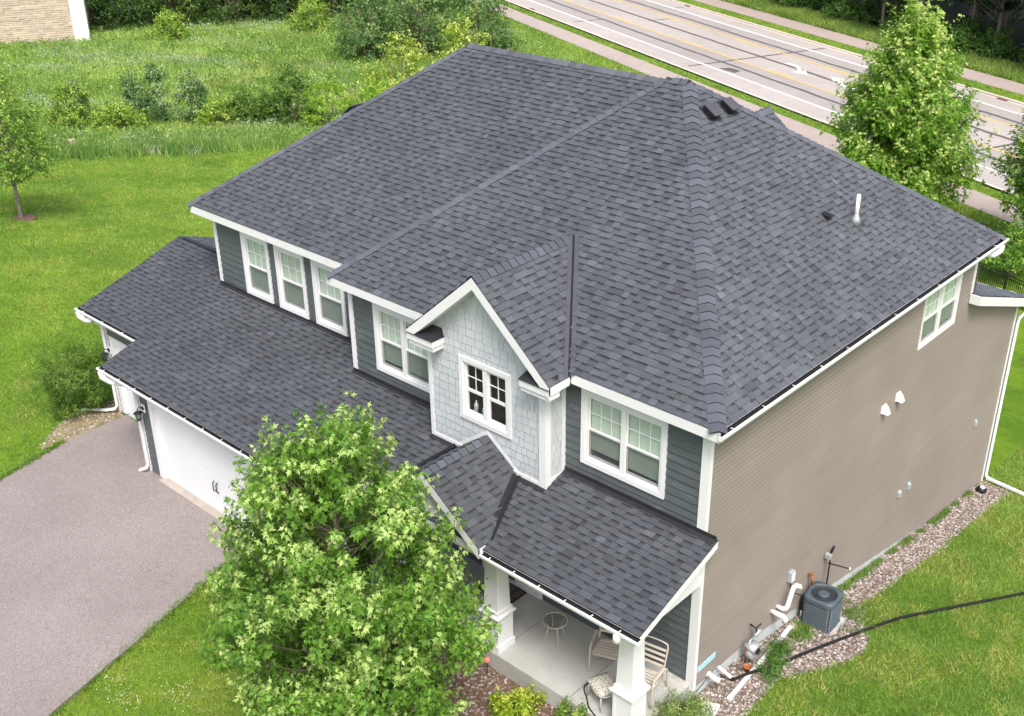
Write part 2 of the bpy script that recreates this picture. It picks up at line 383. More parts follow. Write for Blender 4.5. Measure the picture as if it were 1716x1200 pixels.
for s, n, lb in ((-43.2, 37.62, 'rusty storm drain in the near kerb left of the tall maple'), (-84.3, 52.02, 'rusty storm drain in the far kerb at the top of the road'), (-43.5, 52.02, 'rusty storm drain in the far kerb right of the tall maple'), (-90.0, 37.62, 'rusty storm drain in the near kerb far up the road')):
    o = thing('storm_drain', (*rp(s, n), gz(*rp(s, n))), lb, 'drain', 'storm drains along the road kerbs')
    k = MB()
    def T(a, b_, z): p = rp(s+a, n+b_); return (p[0], p[1], gz(*rp(s, n))+z)
    k.box((-0.45, -0.28, 0.0), (0.45, 0.28, 0.035), 'rust', T); k.build('drain_frame', o)
    k = MB()
    for i in range(6): k.box((-0.4+i*0.14, -0.22, 0.036), (-0.33+i*0.14, 0.22, 0.05), 'rust', T)
    k.build('drain_grate', o)
# the driveway, apron and lawn features
dv = [(-19.0, -1.18), (-18.95, -3.0), (-18.4, -5.4), (-17.6, -14), (-7.9, -14), (-9.4, -8.6), (-10.9, -3.2), (-10.3, -2.36)]
mb = MB()
def rag(p, q, n, a):
    out = []
    for i in range(n):
        f_ = i/n; out.append((p[0]+(q[0]-p[0])*f_+rnd.uniform(-a, a), p[1]+(q[1]-p[1])*f_+rnd.uniform(-a, a)))
    return out
edge = []
for i in range(len(dv)): edge += rag(dv[i], dv[(i+1) % len(dv)], 10 if i < 7 else 1, 0.02)
mb.prism([(x, y, -0.95) for x, y in edge][::1], (0, 0, 0.225), 'driveway_asphalt')
tag(mb.build('driveway'), kind='structure')

# ================================================================ THE HOUSE
ZE, P1, W2 = 5.6, 0.677, 10.5
ZR = ZE+P1*6.054
A1 = (-5.08, 6.054, ZR); A2 = (-5.66, 6.054, ZR)
ZL = ZE+P1*5.774; LA = (-12.154, 6.47, ZL); LB = (-5.9, 6.47, ZL)
YL, YB, XL, DB = 0.696, 12.229, -17.145, 12.229
HOUSE = thing('house', (-8.0, 5.0, -0.9), 'large two storey house with grey shingle hip roof, taupe side wall and attached garage', 'house')
def lowz(y): return 3.19+0.33*(y-0.3)

def shingles(mb, O, U, Vd, polys, e=0.143, seed=1, band=True, tint=1.0):
    """real tabs laid in courses: O origin, U along the eave, Vd up the slope (unit), polys convex in (u, v)"""
    r = random.Random(seed); O, U, Vd = Vector(O), Vector(U).normalized(), Vector(Vd).normalized(); N = U.cross(Vd).normalized()
    polys = [ccw(p) for p in polys]
    us = [p[0] for q in polys for p in q]; vs = [p[1] for q in polys for p in q]; u0, u1, v0, v1 = min(us), max(us), min(vs), max(vs)
    P = lambda u, v, h: O+U*u+Vd*v+N*h
    for q in polys: mb.face([P(u, v, -0.004) for u, v in q], 'shingle', (0.035, 0.036, 0.042))
    k = 0
    while v0+k*e < v1:
        a, b_ = v0+k*e, v0+(k+1)*e; u = u0-r.uniform(0, .3); tooth = r.random() < .5
        while u < u1:
            w = r.choice((0.12, 0.15, 0.18, 0.21, 0.26)) if tooth else r.choice((0.11, 0.14, 0.17, 0.21))
            t_ = r.random()
            br = (0.066+0.018*t_**1.3) if tooth else (0.058+0.019*t_)
            if r.random() < 0.05: br *= 1.2
            if r.random() < 0.07: br *= 0.78
            br *= tint
            cw = r.uniform(-0.03, 0.06)
            c = (br*(0.99-cw*0.5), br*1.10, br*(1.25+cw))
            hb, ht = (0.023+r.uniform(-.002, .005), 0.006) if tooth else (0.014+r.uniform(-.001, .002), 0.003)
            for q in polys:
                g = clip([(u, a), (u+w, a), (u+w, b_), (u, b_)], q)
                if len(g) < 3: continue
                H = lambda v: hb+(ht-hb)*(v-a)/e
                if tooth or not band:
                    mb.face([P(x, y, H(y)) for x, y in g], 'shingle', c)
                else:
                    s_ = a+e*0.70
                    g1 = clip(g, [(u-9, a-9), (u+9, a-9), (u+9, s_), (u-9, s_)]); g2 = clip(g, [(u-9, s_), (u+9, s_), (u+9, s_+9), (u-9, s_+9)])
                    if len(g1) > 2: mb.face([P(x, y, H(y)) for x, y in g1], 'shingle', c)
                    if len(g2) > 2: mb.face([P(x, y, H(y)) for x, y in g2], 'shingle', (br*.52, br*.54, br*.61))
                lo = [p for p in g if abs(p[1]-a) < 1e-6]
                if len(lo) >= 2:
                    x0, x1 = min(p[0] for p in lo), max(p[0] for p in lo)
                    mb.face([P(x0, a, -0.003), P(x1, a, -0.003), P(x1, a, hb), P(x0, a, hb)], 'shingle', (0.022, 0.022, 0.026))
                if tooth and len(g) == 4 and abs(g[0][1]-g[1][1]) < 1e-6:
                    xs_ = [p[0] for p in g]
                    if abs(max(xs_)-min(xs_)-w) < 1e-6:
                        for xx in (u, u+w): mb.face([P(xx, a, -.003), P(xx, a, hb), P(xx, b_, ht)], 'shingle', (0.03, 0.03, 0.034))
            u += w; tooth = not tooth if r.random() < .85 else tooth
        k += 1
def roof_face(mb, pts3, eave, seed, tint=1.0):
    """pts3 = coplanar polygon (list or several); eave = (p, q) line at the bottom, left to right seen from outside"""
    p, q = Vector(eave[0]), Vector(eave[1]); U = (q-p).normalized()
    polys = pts3 if isinstance(pts3[0][0], (tuple, list, Vector)) else [pts3]
    a = [Vector(x) for x in polys[0]]; n = Vector((0, 0, 0))
    for i in range(len(a)): n += a[i].cross(a[(i+1) % len(a)])
    n.normalize();  n = -n if n.z < 0 else n
    Vd = n.cross(U).normalized()
    if Vd.z < 0: U = -U; Vd = n.cross(U).normalized()
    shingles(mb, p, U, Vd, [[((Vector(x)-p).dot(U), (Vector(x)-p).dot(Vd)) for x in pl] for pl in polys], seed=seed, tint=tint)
def caps(name, parent, p, q, n1, n2, step=0.20, half=0.15, seed=3, tint=1.1, overhang=0.0):
    """folded cap shingles from the low end p to the high end q between two slopes with normals n1, n2"""
    mb = MB(); r = random.Random(seed); p, q = Vector(p), Vector(q); d = (q-p).normalized(); L = (q-p).length
    n1, n2 = Vector(n1).normalized(), Vector(n2).normalized(); up = (n1+n2).normalized()
    s1 = d.cross(n1).normalized(); s2 = d.cross(n2).normalized()
    if s1.dot(n2) > 0: s1 = -s1            # away from the other slope
    if s2.dot(n1) > 0: s2 = -s2
    n = int(L/step); 
    for i in range(n):
        a = p+d*(i*step); b_ = p+d*min(L, (i+1)*step+0.03)
        br = r.uniform(0.066, 0.098)*tint; c = (br*.91, br*1.01, br*1.22)
        ha, hb = 0.040, 0.016
        A = [a+up*ha*1.15, a+s1*half*.45+n1*ha, a+s1*half+n1*(ha-.008), a+s2*half*.45+n2*ha, a+s2*half+n2*(ha-.008)]
        B = [b_+up*hb*1.15, b_+s1*half*.45+n1*hb, b_+s1*half+n1*hb, b_+s2*half*.45+n2*hb, b_+s2*half+n2*hb]
        mb.face([A[0], B[0], B[1], A[1]], 'shingle', c); mb.face([A[1], B[1], B[2], A[2]], 'shingle', c)
        mb.face([A[0], A[3], B[3], B[0]], 'shingle', c); mb.face([A[3], A[4], B[4], B[3]], 'shingle', c)
        dk = (0.02, 0.02, 0.023)
        bs = [a+up*0, a+s1*half*.45+n1*.004, a+s1*half+n1*.004, a+s2*half*.45+n2*.004, a+s2*half+n2*.004]
        for i0, i1 in ((0, 1), (1, 2), (0, 3), (3, 4)): mb.face([A[i0], A[i1], bs[i1], bs[i0]], 'shingle', dk)
        mb.face([A[2], B[2], b_+s1*half+n1*.002, a+s1*half+n1*.002], 'shingle', dk); mb.face([A[4], B[4], b_+s2*half+n2*.002, a+s2*half+n2*.002], 'shingle', dk)
    return mb.build(name, parent)

# --- main roof
mb = MB()
C0, C1, C2 = (0, 0, ZE), (-W2, 0, ZE), (0, DB, ZE)
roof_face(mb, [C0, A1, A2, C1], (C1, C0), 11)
roof_face(mb, [C0, C2, A1], (C0, C2), 12, 1.12)  # right slope's sheen painted in as a lighter tab tint
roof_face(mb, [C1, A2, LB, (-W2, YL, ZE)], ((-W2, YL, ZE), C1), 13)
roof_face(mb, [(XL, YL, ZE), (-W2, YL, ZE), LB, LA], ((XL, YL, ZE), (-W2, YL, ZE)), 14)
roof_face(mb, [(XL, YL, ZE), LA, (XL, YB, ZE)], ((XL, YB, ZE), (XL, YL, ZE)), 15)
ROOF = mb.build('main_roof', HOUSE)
mb = MB()                                                # rear slopes (plain surface, never faces the camera)
for pl in ([C2, (-W2+.6, DB, ZE), (-5.66, 6.054, ZR), A1], [(XL, YB, ZE), LA, LB, (-6.2, YB, ZE)]):
    roof_face(mb, pl, (pl[0], pl[1] if pl[0] == C2 else pl[3]), 16)
mb.build('rear_slope', ROOF)
nF, nR, nB = (0, -P1, 1), (0.8066, 0, 1), (0, 0.664, 1)
nLp, nLs = (-0.847, 0, 1), (-0.783, 0, 1)
caps('hip_cap', ROOF, C0, A1, nF, nR, seed=21, half=0.17)
caps('hip_cap', ROOF, C2, A1, nR, nB, seed=22)
caps('hip_cap', ROOF, C1, A2, nF, nLp, seed=23)
caps('hip_cap', ROOF, (XL, YL, ZE), LA, nF, nLs, seed=24)
caps('ridge_cap', ROOF, A1, A2, nF, nB, seed=25)
caps('ridge_cap', ROOF, LA, LB, nF, nB, seed=26)
# rear cross gable whose ridge just shows above the back hip
mb = MB(); rz_, rx_ = 8.50, -4.95
rp_ = [(rx_, 7.9, rz_), (rx_, 9.3, rz_)]
for sg in (1, -1):
    e0, e1 = (rx_+sg*1.35, 9.299, rz_-1.35*0.8), (rx_+sg*1.35, 8.6, rz_-1.35*0.8)
    roof_face(mb, [rp_[0], rp_[1], e0, e1], (e1, e0) if sg > 0 else (e0, e1), 31+sg)
RG = mb.build('rear_gable_roof', HOUSE)
caps('ridge_cap', RG, (rx_, 9.3, rz_), (rx_, 8.2, rz_), (.8, 0, 1), (-.8, 0, 1), seed=27, half=0.17)
rake_mb = MB()
for sg in (1, -1): rake_mb.prism([(rx_, 9.27, rz_-.01), (rx_+sg*1.34, 9.27, rz_-.01-1.34*.8), (rx_+sg*1.34, 9.27, rz_-.2-1.34*.8), (rx_, 9.27, rz_-.2)], (0, .025, 0), 'white_paint')
rake_mb.build('rake_board', RG)
# --- lower roof over garage and porch: one plane notched at three eaves
mb = MB(); zl = lowz
def lr(x0, x1, y0, y1): return [(x0, y0, zl(y0)), (x1, y0, zl(y0)), (x1, y1, zl(y1)), (x0, y1, zl(y1))]
YR3 = 1.82; XG = -16.79
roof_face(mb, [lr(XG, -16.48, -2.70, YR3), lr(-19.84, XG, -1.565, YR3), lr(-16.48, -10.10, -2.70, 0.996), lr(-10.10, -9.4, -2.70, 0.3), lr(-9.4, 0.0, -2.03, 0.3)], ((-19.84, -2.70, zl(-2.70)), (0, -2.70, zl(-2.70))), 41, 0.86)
LOW = mb.build('lower_roof', HOUSE)
zb = zl(YR3)
mb = MB(); roof_face(mb, [(-19.84, 5.4, zb-.33*3.58), (-16.48, 5.4, zb-.33*3.58), (-16.48, YR3, zb), (-19.84, YR3, zb)], ((-16.48, 5.4, zb-.33*3.58), (-19.84, 5.4, zb-.33*3.58)), 42); mb.build('rear_slope', LOW)
mb = MB(); mb.box((-19.55, YR3-.06, zb-.02), (-16.49, YR3+.06, zb+.045), 'flashing'); mb.build('ridge_vent', LOW)
# --- bump-out gable roof
GX, GZ, GY0, GY1, GS, GH = -5.22, 7.22, -0.63, 2.377, 0.865, 1.94
mb = MB()
for sg in (1, -1):
    pl = [(GX, GY0, GZ), (GX+sg*GH, GY0, GZ-GS*GH), (GX+sg*GH, -0.06, GZ-GS*GH), (GX, GY1, GZ)]
    roof_face(mb, pl, (pl[1], pl[2]) if sg > 0 else (pl[2], pl[1]), 51+sg)
GAB = mb.build('gable_roof', HOUSE)
caps('ridge_cap', GAB, (GX, GY0, GZ), (GX, GY1-.1, GZ), (GS, 0, 1), (-GS, 0, 1), seed=28, half=0.17)
# --- entry gable roof
EX, EZ, EY0, EY1, ES, EH = -5.24, 3.60, -2.15, -0.285, 0.73, 1.5
mb = MB()
for sg in (1, -1):
    pl = [(EX, EY0, EZ), (EX+sg*EH, EY0, EZ-ES*EH), (EX+sg*EH, -1.86, EZ-ES*EH), (EX+sg*0.85, EY1, EZ-ES*0.85), (EX, EY1, EZ)]
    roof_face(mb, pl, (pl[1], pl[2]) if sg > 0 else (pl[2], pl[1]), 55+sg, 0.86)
ENT = mb.build('entry_gable_roof', HOUSE)
caps('ridge_cap', ENT, (EX, EY0, EZ), (EX, EY1, EZ), (ES, 0, 1), (-ES, 0, 1), seed=29, half=0.14)
# --- rear lean-to roof
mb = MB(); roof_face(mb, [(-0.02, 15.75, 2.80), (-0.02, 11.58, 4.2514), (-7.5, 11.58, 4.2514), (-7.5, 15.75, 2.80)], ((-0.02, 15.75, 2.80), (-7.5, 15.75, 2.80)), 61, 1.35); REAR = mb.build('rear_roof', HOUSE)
# --- valley flashings
def valley(name, parent, p, q, w, nA, nB_, core):
    mb = MB(); p, q = Vector(p), Vector(q); d = (q-p).normalized()
    nA, nB_ = Vector(nA).normalized(), Vector(nB_).normalized()
    sA, sB = d.cross(nA).normalized(), d.cross(nB_).normalized()
    if sA.dot(nB_) < 0: sA = -sA
    if sB.dot(nA) < 0: sB = -sB
    for s_, n_ in ((sA, nA), (sB, nB_)):
        a, b_ = p+n_*.021, q+n_*.021
        mb.face([a+s_*core, b_+s_*core, b_+s_*w, a+s_*w], 'valley_metal' if core < w*.5 else 'flashing')
        mb.face([a+n_*.004, b_+n_*.004, b_+s_*core+n_*.004, a+s_*core+n_*.004], 'black_metal')
    return mb.build(name, parent)
valley('valley_flashing', GAB, (GX+GH, -0.06, GZ-GS*GH), (GX+.03, GY1-.04, GZ-.02), 0.13, (GS, 0, 1), nF, 0.034)
valley('valley_flashing', GAB, (GX-GH, -0.06, GZ-GS*GH), (GX-.03, GY1-.04, GZ-.02), 0.13, (-GS, 0, 1), nF, 0.034)
valley('valley_flashing', ENT, (EX+EH-.06, -1.80, zl(-1.80)+.005), (EX+0.86, EY1-.07, zl(EY1)+.02), 0.10, (ES, 0, 1), (0, -.33, 1), 0.09)
valley('valley_flashing', ENT, (EX-EH+.06, -1.80, zl(-1.80)+.005), (EX-0.86, EY1-.07, zl(EY1)+.02), 0.10, (-ES, 0, 1), (0, -.33, 1), 0.09)

# --- fascias, soffits, gutters
def fascia(parent, p, q, h=0.2, t_=0.035, out=(0, -1, 0), drop=0.012, name='fascia'):
    p, q, o = Vector(p), Vector(q), Vector(out); mb = MB(); z = Vector((0, 0, 1))
    a, b_ = p-o*t_-z*drop, q-o*t_-z*drop
    mb.prism([a-z*h, b_-z*h, b_, a], o*t_, 'white_paint'); return mb.build(name, parent)
fascia(ROOF, (-W2-.02, .0, ZE), (GX-GH, 0, ZE)); fascia(ROOF, (GX+GH, 0, ZE), (0.02, 0, ZE))
fascia(ROOF, (XL, YL, ZE), (-W2-.02, YL, ZE)); fascia(ROOF, (-W2, 0.001, ZE), (-W2, YL, ZE), out=(-1, 0, 0))
fascia(ROOF, (XL, YB, ZE), (XL, YL, ZE), out=(-1, 0, 0)); fascia(ROOF, (0, 0.001, ZE), (0, DB, ZE), out=(1, 0, 0))
fascia(ROOF, (XL, YB, ZE), (0, YB, ZE), out=(0, 1, 0))
mb = MB()
for x0, x1, y0, y1 in ((XL+.04, -16.49, YL+.04, YB-.04), (-16.49, -10.17, YL+.04, .98), (-10.44, -6.87, .04, .28), (-3.65, -.29, .04, .28), (-.29, -.04, .04, YB-.04), (-16.49, -.29, 11.9, YB-.04)):
    mb.box((x0, y0, ZE-.20), (x1, y1, ZE-.185), 'soffit')
mb.build('soffit', ROOF)
def gutter(parent, p, q, out, name='gutter', hang=0.62, wd=0.125, dp=0.11):
    p, q, o = Vector(p), Vector(q), Vector(out); L = (q-p).length; d = (q-p)/L; z = Vector((0, 0, 1))
    mb = MB()
    prof = [(0, 0), (0, -dp), (wd*.62, -dp), (wd*.80, -dp*.55), (wd, -dp*.32), (wd, 0.008), (wd-.036, 0.010), (wd-.036, -.03)]
    a = [p+o*x+z*y for x, y in prof]; b_ = [q+o*x+z*y for x, y in prof]
    for i in range(len(prof)-1): mb.face([a[i], b_[i], b_[i+1], a[i+1]], 'white_paint')
    for e in (a, b_): mb.face(e[:6], 'white_paint')
    g = MB(); g.face([p+o*.004-z*.024, q+o*.004-z*.024, q+o*(wd-.037)-z*.024, p+o*(wd-.037)-z*.024], 'gutter_debris'); g.face([p+o*.003-z*.05, q+o*.003-z*.05, q+o*.003+z*.034, p+o*.003+z*.034], 'gutter_debris')
    G = mb.build(name, parent); g.build('gutter_trough', G)
    n = int(L/hang)
    for i in range(n):
        c = p+d*(L*(i+.35)/n); k = MB(); k.box((-.008, 0.02, -.008), (.008, wd-.045, .004), 'white_paint', lambda x, y, w_: c+d*x+o*y+z*w_); k.build('gutter_hanger', G)
    return G
zg = ZE-.045
gutter(ROOF, (0.004, -0.02, zg), (0.004, DB+.1, zg), (1, 0, 0), hang=0.98)
gz2, gz3, gzp = zl(-2.70)-.04, zl(-1.565)-.04, zl(-2.03)-.04
gutter(LOW, (-16.86, -2.704, gz2), (-9.4, -2.704, gz2), (0, -1, 0), hang=0.72)
gutter(LOW, (-19.95, -1.569, gz3), (-16.83, -1.569, gz3), (0, -1, 0), hang=0.8)
gutter(LOW, (-3.72, -2.034, gzp), (0.02, -2.034, gzp), (0, -1, 0), hang=0.62)
gutter(REAR, (0.02, 15.754, 2.76), (-7.5, 15.754, 2.76), (0, 1, 0), hang=1.2)
fascia(LOW, (XG, -2.70, zl(-2.7)), (-9.4, -2.70, zl(-2.7)), h=.17); fascia(LOW, (-19.84, -1.565, zl(-1.565)), (XG, -1.565, zl(-1.565)), h=.17); fascia(LOW, (-9.4, -2.03, zl(-2.03)), (0, -2.03, zl(-2.03)), h=.17)
def rake(parent, p, q, out, h=0.18, t_=0.035, name='rake_board', drop=0.012):
    return fascia(parent, p, q, h, t_, out, drop, name)
rake(LOW, (-0.008, -2.03, zl(-2.03)), (-0.008, 0.30, zl(.30)), (1, 0, 0), h=.17, drop=.012)
rake(LOW, (-19.84, 5.4, zb-.33*3.58), (-19.84, YR3, zb), (-1, 0, 0)); rake(LOW, (-19.84, YR3, zb), (-19.84, -1.565, zl(-1.565)), (-1, 0, 0)); rake(LOW, (XG, -1.50, zl(-1.5)), (XG, -2.7, zl(-2.7)), (-1, 0, 0))
k = MB(); k.box((-.272, 11.53, 4.01), (-.036, 11.575, 4.245), 'white_paint'); k.build('rake_return', REAR)
k = MB(); k.prism([(-.30, 11.60, 4.02), (-.036, 11.60, 4.02), (-.036, 15.75, 2.58), (-.30, 15.75, 2.58)], (0, 0, .012), 'soffit'); k.build('soffit', REAR)
rake(REAR, (0.0, 11.53, 4.267), (0.0, 15.78, 2.79), (1, 0, 0), h=.24)
for sg in (1, -1):
    rake(GAB, (GX+.001*sg, GY0, GZ), (GX+sg*GH, GY0, GZ-GS*GH), (0, -1, 0), h=.24, t_=.04)
    rake(ENT, (EX+.001*sg, EY0, EZ), (EX+sg*EH, EY0, EZ-ES*EH), (0, -1, 0), h=.22, t_=.04)
    fascia(GAB, (GX+sg*(GH+.0), GY0+.001, GZ-GS*GH), (GX+sg*(GH+.0), -0.03, GZ-GS*GH), h=.17, out=(sg, 0, 0))
    fascia(ENT, (EX+sg*EH, EY0+.001, EZ-ES*EH), (EX+sg*EH, -1.95, EZ-ES*EH), h=.15, out=(sg, 0, 0))
mb = MB()                                                 # sloping soffit under the gable rake, cornice returns
for sg in (1, -1):
    mb.prism([(GX, GY0+.002, GZ-.26), (GX+sg*1.62, GY0+.002, GZ-.26-GS*1.62), (GX+sg*1.62, -.27, GZ-.26-GS*1.62), (GX, -.27, GZ-.26)], (0, 0, .02), 'soffit')
mb.build('soffit', GAB)
for sg in (1, -1):
    xo, xi = GX+sg*(GH-.01), GX+sg*1.18; mb = MB(); a, b_ = min(xo, xi), max(xo, xi)
    mb.box((a, GY0+.003, 5.33), (b_, -.285, 5.47), 'white_paint'); mb.box((a+.02, GY0+.04, 5.22), (b_-.02, -.285, 5.33), 'white_paint')
    o = mb.build('cornice_return', GAB)
    mb = MB(); mb.mesh([(a-.01, GY0-.02, 5.473), (b_+.01, GY0-.02, 5.473), (b_+.01, -.286, 5.473), (a-.01, -.286, 5.473), (a+.06, -.286, 5.66), (b_-.06, -.286, 5.66)], [(0, 1, 5, 4), (1, 2, 5), (0, 4, 3), (3, 2, 1, 0)], 'flashing'); mb.build('return_cap', o)

# --- walls
def lap_wall(name, parent, O, U, pieces, row, lip, mat, jitter=0.04, seed=1, holes=(), v_base=None):
    """lapped boards on convex pieces in (u, z); holes are (u0, u1, z0, z1) rectangles, apart in u"""
    r = random.Random(seed); O, U = Vector(O), Vector(U).normalized(); N = U.cross(Vector((0, 0, 1))).normalized(); Z = Vector((0, 0, 1))
    P = lambda u, v, d: O+U*u+Z*v+N*d
    parts = []; big = 99
    for pc in pieces:
        pc = ccw(pc); cuts = sorted(holes); u = -big
        for h in cuts:
            parts.append(clip(pc, [(u, -big), (h[0], -big), (h[0], big), (u, big)]))
            parts.append(clip(pc, [(h[0], -big), (h[1], -big), (h[1], h[2]), (h[0], h[2])])); parts.append(clip(pc, [(h[0], h[3]), (h[1], h[3]), (h[1], big), (h[0], big)])); u = h[1]
        parts.append(clip(pc, [(u, -big), (big, -big), (big, big), (u, big)]))
    parts = [p for p in parts if len(p) > 2]
    vmin = min(p[1] for q in parts for p in q); vmax = max(p[1] for q in parts for p in q)
    mb = MB(); k = math.floor((vmin)/row)
    while k*row < vmax:
        a, b_ = k*row, (k+1)*row; f_ = 1+r.uniform(-jitter, jitter)
        for q in parts:
            g = clip(q, [(-big, a), (big, a), (big, b_), (-big, b_)])
            if len(g) < 3: continue
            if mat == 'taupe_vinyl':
                s_ = a+row*.72  # top of each course painted dark as the shadow line under the next lap
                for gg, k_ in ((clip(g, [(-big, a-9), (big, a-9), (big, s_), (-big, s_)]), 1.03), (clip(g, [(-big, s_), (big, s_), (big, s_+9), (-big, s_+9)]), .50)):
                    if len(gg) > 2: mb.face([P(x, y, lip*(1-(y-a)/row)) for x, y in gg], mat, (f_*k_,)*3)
            else: mb.face([P(x, y, lip*(1-(y-a)/row)) for x, y in g], mat, (f_, f_, f_))
            lo = [p for p in g if abs(p[1]-a) < 1e-6]
            if len(lo) >= 2: x0, x1 = min(p[0] for p in lo), max(p[0] for p in lo); mb.face([P(x0, a, 0), P(x1, a, 0), P(x1, a, lip), P(x0, a, lip)], mat, (f_*.8,)*3)
        k += 1
    return mb.build(name, parent)
def shake_wall(name, parent, O, U, pieces, row=0.18, seed=1, holes=()):
    r = random.Random(seed); O, U = Vector(O), Vector(U).normalized(); N = U.cross(Vector((0, 0, 1))).normalized(); Z = Vector((0, 0, 1))
    P = lambda u, v, d: O+U*u+Z*v+N*d
    parts = []; big = 99
    for pc in pieces:
        pc = ccw(pc); u = -big
        for h in sorted(holes):
            parts.append(clip(pc, [(u, -big), (h[0], -big), (h[0], big), (u, big)]))
            parts.append(clip(pc, [(h[0], -big), (h[1], -big), (h[1], h[2]), (h[0], h[2])])); parts.append(clip(pc, [(h[0], h[3]), (h[1], h[3]), (h[1], big), (h[0], big)])); u = h[1]
        parts.append(clip(pc, [(u, -big), (big, -big), (big, big), (u, big)]))
    parts = [p for p in parts if len(p) > 2]; mb = MB()
    us = [p[0] for q in parts for p in q]; vs = [p[1] for q in parts for p in q]
    for q in parts: mb.face([P(x, y, 0) for x, y in q], 'shake', (0.42, 0.43, 0.46))
    v = min(vs)-.05
    while v < max(vs):
        u = min(us)-r.uniform(0, .2)
        while u < max(us):
            w = r.choice((0.13, 0.17, 0.21, 0.26)); dv = r.choice((0, 0, 0.010, 0.018)); f_ = r.uniform(.94, 1.05); cc = (f_, f_, f_)
            for q in parts:
                g = clip([(u+.0035, v-dv), (u+w-.0035, v-dv), (u+w-.0035, v+row-.003), (u+.0035, v+row-.003)], q)
                if len(g) > 2:
                    H = lambda y: .015-.010*(y-(v-dv))/(row+dv)
                    mb.face([P(x, y, H(y)) for x, y in g], 'shake', cc)
                    lo = [p for p in g if abs(p[1]-(v-dv)) < 1e-6]
                    if len(lo) >= 2: x0, x1 = min(p[0] for p in lo), max(p[0] for p in lo); mb.face([P(x0, v-dv, 0), P(x1, v-dv, 0), P(x1, v-dv, .015), P(x0, v-dv, .015)], 'shake', (f_*.6,)*3)
            u += w
        v += row
    return mb.build(name, parent)
TR = 5.415
def rect(u0, u1, v0, v1): return [(u0, v0), (u1, v0), (u1, v1), (u0, v1)]
# windows first as data: outer rectangles
WF = [(-15.29, -14.13, 3.49, 5.22), (-13.85, -12.67, 3.49, 5.22), (-12.36, -11.17, 3.49, 5.22)]
W4 = (-9.28, -7.42, 3.53, 5.20); W5 = (-3.23, -1.22, 3.55, 5.20); WB = (-5.98, -4.55, 3.79, 5.23); WS = (8.83, 10.80, 3.735, 5.125)
lap_wall('upper_front_wall', HOUSE, (0, .996, 0), (1, 0, 0), [rect(-16.48, -10.1, 3.30, TR)], 0.178, 0.024, 'dark_siding', seed=2, holes=[(a+.06, b_-.06, c+.06, d-.06) for a, b_, c, d in WF])
lap_wall('upper_front_wall', HOUSE, (0, .30, 0), (1, 0, 0), [rect(-10.1, -.30, 3.10, TR)], 0.178, 0.024, 'dark_siding', seed=3, holes=[(a+.06, b_-.06, c+.06, d-.06) for a, b_, c, d in (W4, W5)])
lap_wall('upper_front_wall', HOUSE, (-10.1, 1.0, 0), (0, -1, 0), [rect(0, .70, 3.10, TR)], 0.178, 0.024, 'dark_siding', seed=4)
lap_wall('porch_wall', HOUSE, (0, .30, 0), (1, 0, 0), [rect(-9.7, -.30, -.47, 3.10)], 0.178, 0.024, 'dark_siding', seed=5, holes=[(-6.05, -4.25, -.5, 1.9)])
lap_wall('garage_front_wall', HOUSE, (0, -2.35, 0), (1, 0, 0), [rect(-15.80, -9.7, -.72, 2.14)], 0.178, 0.024, 'dark_siding', seed=6, holes=[(-15.14, -10.28, -.8, 1.52)])
lap_wall('garage_front_wall', HOUSE, (0, -1.20, 0), (1, 0, 0), [rect(-19.36, -15.8, -.72, 2.5)], 0.178, 0.024, 'dark_siding', seed=7, holes=[(-19.0, -16.27, -.8, 1.60)])
sp = [[(.3, -.55), (2.43, -.62), (2.43, TR), (.3, TR)], [(2.43, -.62), (11.6, -2.456), (11.6, TR), (2.43, TR)], [(11.6, -2.456), (15.35, -3.2), (15.35, 2.70), (11.6, 4.02)]]
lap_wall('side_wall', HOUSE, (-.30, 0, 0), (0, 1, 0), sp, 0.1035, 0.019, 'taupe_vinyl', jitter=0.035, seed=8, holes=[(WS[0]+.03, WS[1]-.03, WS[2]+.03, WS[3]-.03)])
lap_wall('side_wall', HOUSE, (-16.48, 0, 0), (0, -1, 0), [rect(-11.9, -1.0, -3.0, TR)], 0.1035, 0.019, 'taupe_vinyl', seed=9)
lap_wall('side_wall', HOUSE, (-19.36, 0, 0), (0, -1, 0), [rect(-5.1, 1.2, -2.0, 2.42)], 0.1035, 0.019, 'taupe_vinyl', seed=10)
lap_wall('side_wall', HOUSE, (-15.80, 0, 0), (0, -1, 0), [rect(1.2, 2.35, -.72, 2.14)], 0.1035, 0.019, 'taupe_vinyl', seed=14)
lap_wall('side_wall', HOUSE, (-9.7, 0, 0), (0, 1, 0), [rect(-2.35, .3, -.72, 2.14)], 0.178, 0.013, 'dark_siding', seed=15)
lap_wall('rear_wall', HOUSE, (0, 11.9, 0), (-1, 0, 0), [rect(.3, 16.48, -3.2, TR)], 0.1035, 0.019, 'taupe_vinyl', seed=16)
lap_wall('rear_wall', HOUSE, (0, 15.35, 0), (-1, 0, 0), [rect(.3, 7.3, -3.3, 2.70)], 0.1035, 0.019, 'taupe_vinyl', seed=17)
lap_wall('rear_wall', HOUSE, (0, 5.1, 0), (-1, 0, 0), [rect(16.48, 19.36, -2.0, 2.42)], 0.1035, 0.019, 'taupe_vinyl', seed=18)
gw = [(-6.86, 2.88), (-3.66, 2.88), (-3.66, 5.66), (-5.22, 7.0), (-5.28, 7.0), (-6.86, 5.66)]
shake_wall('gable_wall', HOUSE, (0, -.283, 0), (1, 0, 0), [gw], seed=2, holes=[(WB[0]+.06, WB[1]-.06, WB[2]+.06, WB[3]-.06)])
shake_wall('gable_wall', HOUSE, (-3.66, 0, 0), (0, 1, 0), [rect(-.283, .3, 2.9, TR+.1)], seed=3)
shake_wall('gable_wall', HOUSE, (-6.86, 0, 0), (0, -1, 0), [rect(-.3, .283, 2.9, TR+.1)], seed=4)
